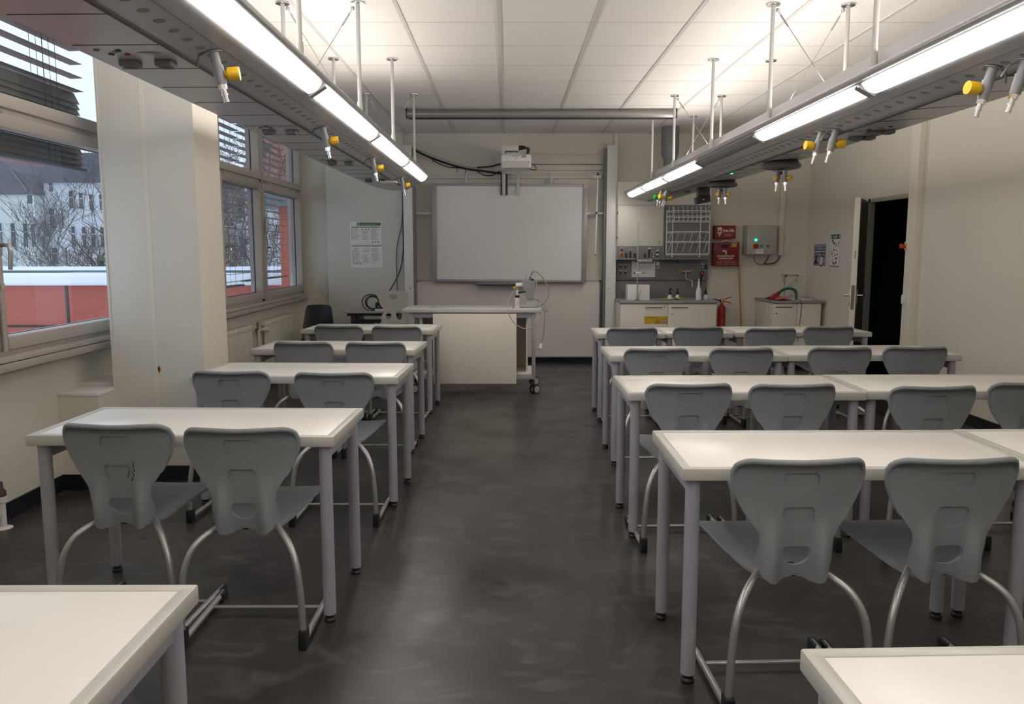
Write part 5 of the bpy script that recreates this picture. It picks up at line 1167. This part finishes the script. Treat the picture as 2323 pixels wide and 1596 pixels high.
for x in (-6, -3, 0, 3, 6):
    for z in (-.5, 3.2):
        f = MB().box(x-.6, x+.6, -.1, .05, z, z+1.8).build('window', WF, h2, False); MB().box(x-.5, x+.5, -.14, -.09, z+.1, z+1.7).build('pane', PANE2, f, False)
h3 = thing('weathered_house', 'long weathered brownish house behind the trees past the pier', 'building', (-21.5, 63, 0))
MB().box(-4.5, 6, 0, 8, -5, 6.2).build('wall', mat('weathered_facade', (.36, .345, .335), .9, var=.25, scale=.6), h3, False); MB().prism([(-4.8, 6.1), (6.3, 6.1), (5, 7.6), (-3.6, 7.6)], 'Y', -.3, 8).build('roof', ROOF, h3, False)
for x in (-3, -1, 1, 3, 5):
    for z in (-2.5, .8, 3.8):
        f = MB().box(x-.45, x+.45, -.1, .05, z, z+1.7).build('window', WF, h3, False); MB().box(x-.37, x+.37, -.14, -.09, z+.1, z+1.6).build('pane', PANE2, f, False)
# bare trees
def tree(x, y, h, seed, label, spread=.55, gz=-4):
    rnd = random.Random(seed); t = thing('bare_tree', label, 'tree', (x, y, gz), group='bare trees beyond the wing'); b = MB(); tr = MB()
    def grow(p, d, L, r, lvl, tgt):
        pts = [p]; q = p.copy(); dd_ = d.copy(); n = 4
        for k in range(n):
            dd_ = (dd_ + Vector((rnd.uniform(-.16, .16), rnd.uniform(-.16, .16), rnd.uniform(-.02, .12)))).normalized(); q = q + dd_*L/n; pts.append(q.copy())
        tgt.tube(pts, r, 5 if lvl > 0 else 8, False, [max(.007, r*(1-.55*k/n)) for k in range(n+1)])
        if lvl >= 5: return
        for k in range(5 if lvl < 3 else 3):
            f = rnd.randint(1, n); ax = Vector((rnd.uniform(-1, 1), rnd.uniform(-1, 1), rnd.uniform(-.25, .8))).normalized()
            grow(pts[f], (dd_*(1-spread) + ax*spread).normalized(), L*rnd.uniform(.55, .78), r*.5, lvl+1, b)
    grow(Vector((0, 0, 0)), Vector((0, 0, 1)), h*.42, h*.009, 0, tr)
    tr.build('trunk', BARK, t, False); b.build('branches', BARK, t, False)
tree(-20.7, 41, 12.5, 1, 'bare tree standing in front of the pale apartment house')
tree(-14.2, 33, 12, 2, 'bare tree behind the first blind past the pier', .6)
tree(-11.5, 31, 12.5, 3, 'bare tree in the middle of the blinded window', .6)
tree(-10.4, 38, 13, 5, 'taller bare tree before the red tiled house', .6)
tree(-8.2, 33, 11, 4, 'bare tree beside the red stair pier', .6)
tree(-6.5, 38, 12, 6, 'bare tree farthest toward the board side', .6)
sh = MB(); rnd = random.Random(5)
for k in range(260):
    a, e, r = rnd.uniform(0, 2*PI), rnd.uniform(-.3, 1.4), rnd.uniform(.6, 1)
    p = Vector((math.cos(a)*math.cos(e)*2.6*r, math.sin(a)*math.cos(e)*1.5*r, 1.2+math.sin(e)*3.0*r)); u = Vector((rnd.uniform(-1, 1), rnd.uniform(-1, 1), rnd.uniform(-1, 1))).normalized(); w_ = u.orthogonal().normalized()
    sh.b.faces.new([sh.b.verts.new(p+u*.32), sh.b.verts.new(p+w_*.16), sh.b.verts.new(p-u*.32), sh.b.verts.new(p-w_*.16)])
s_ = thing('evergreen_shrub', 'dark shrub at the foot of the pale apartment house', 'shrub', (-19.0, 39, -3)); sh.build('foliage', LEAF, s_, False)
for o in list(bpy.data.objects):
    if o.type == 'EMPTY' and o.name == 'leaf_hinge': bpy.data.objects.remove(o)
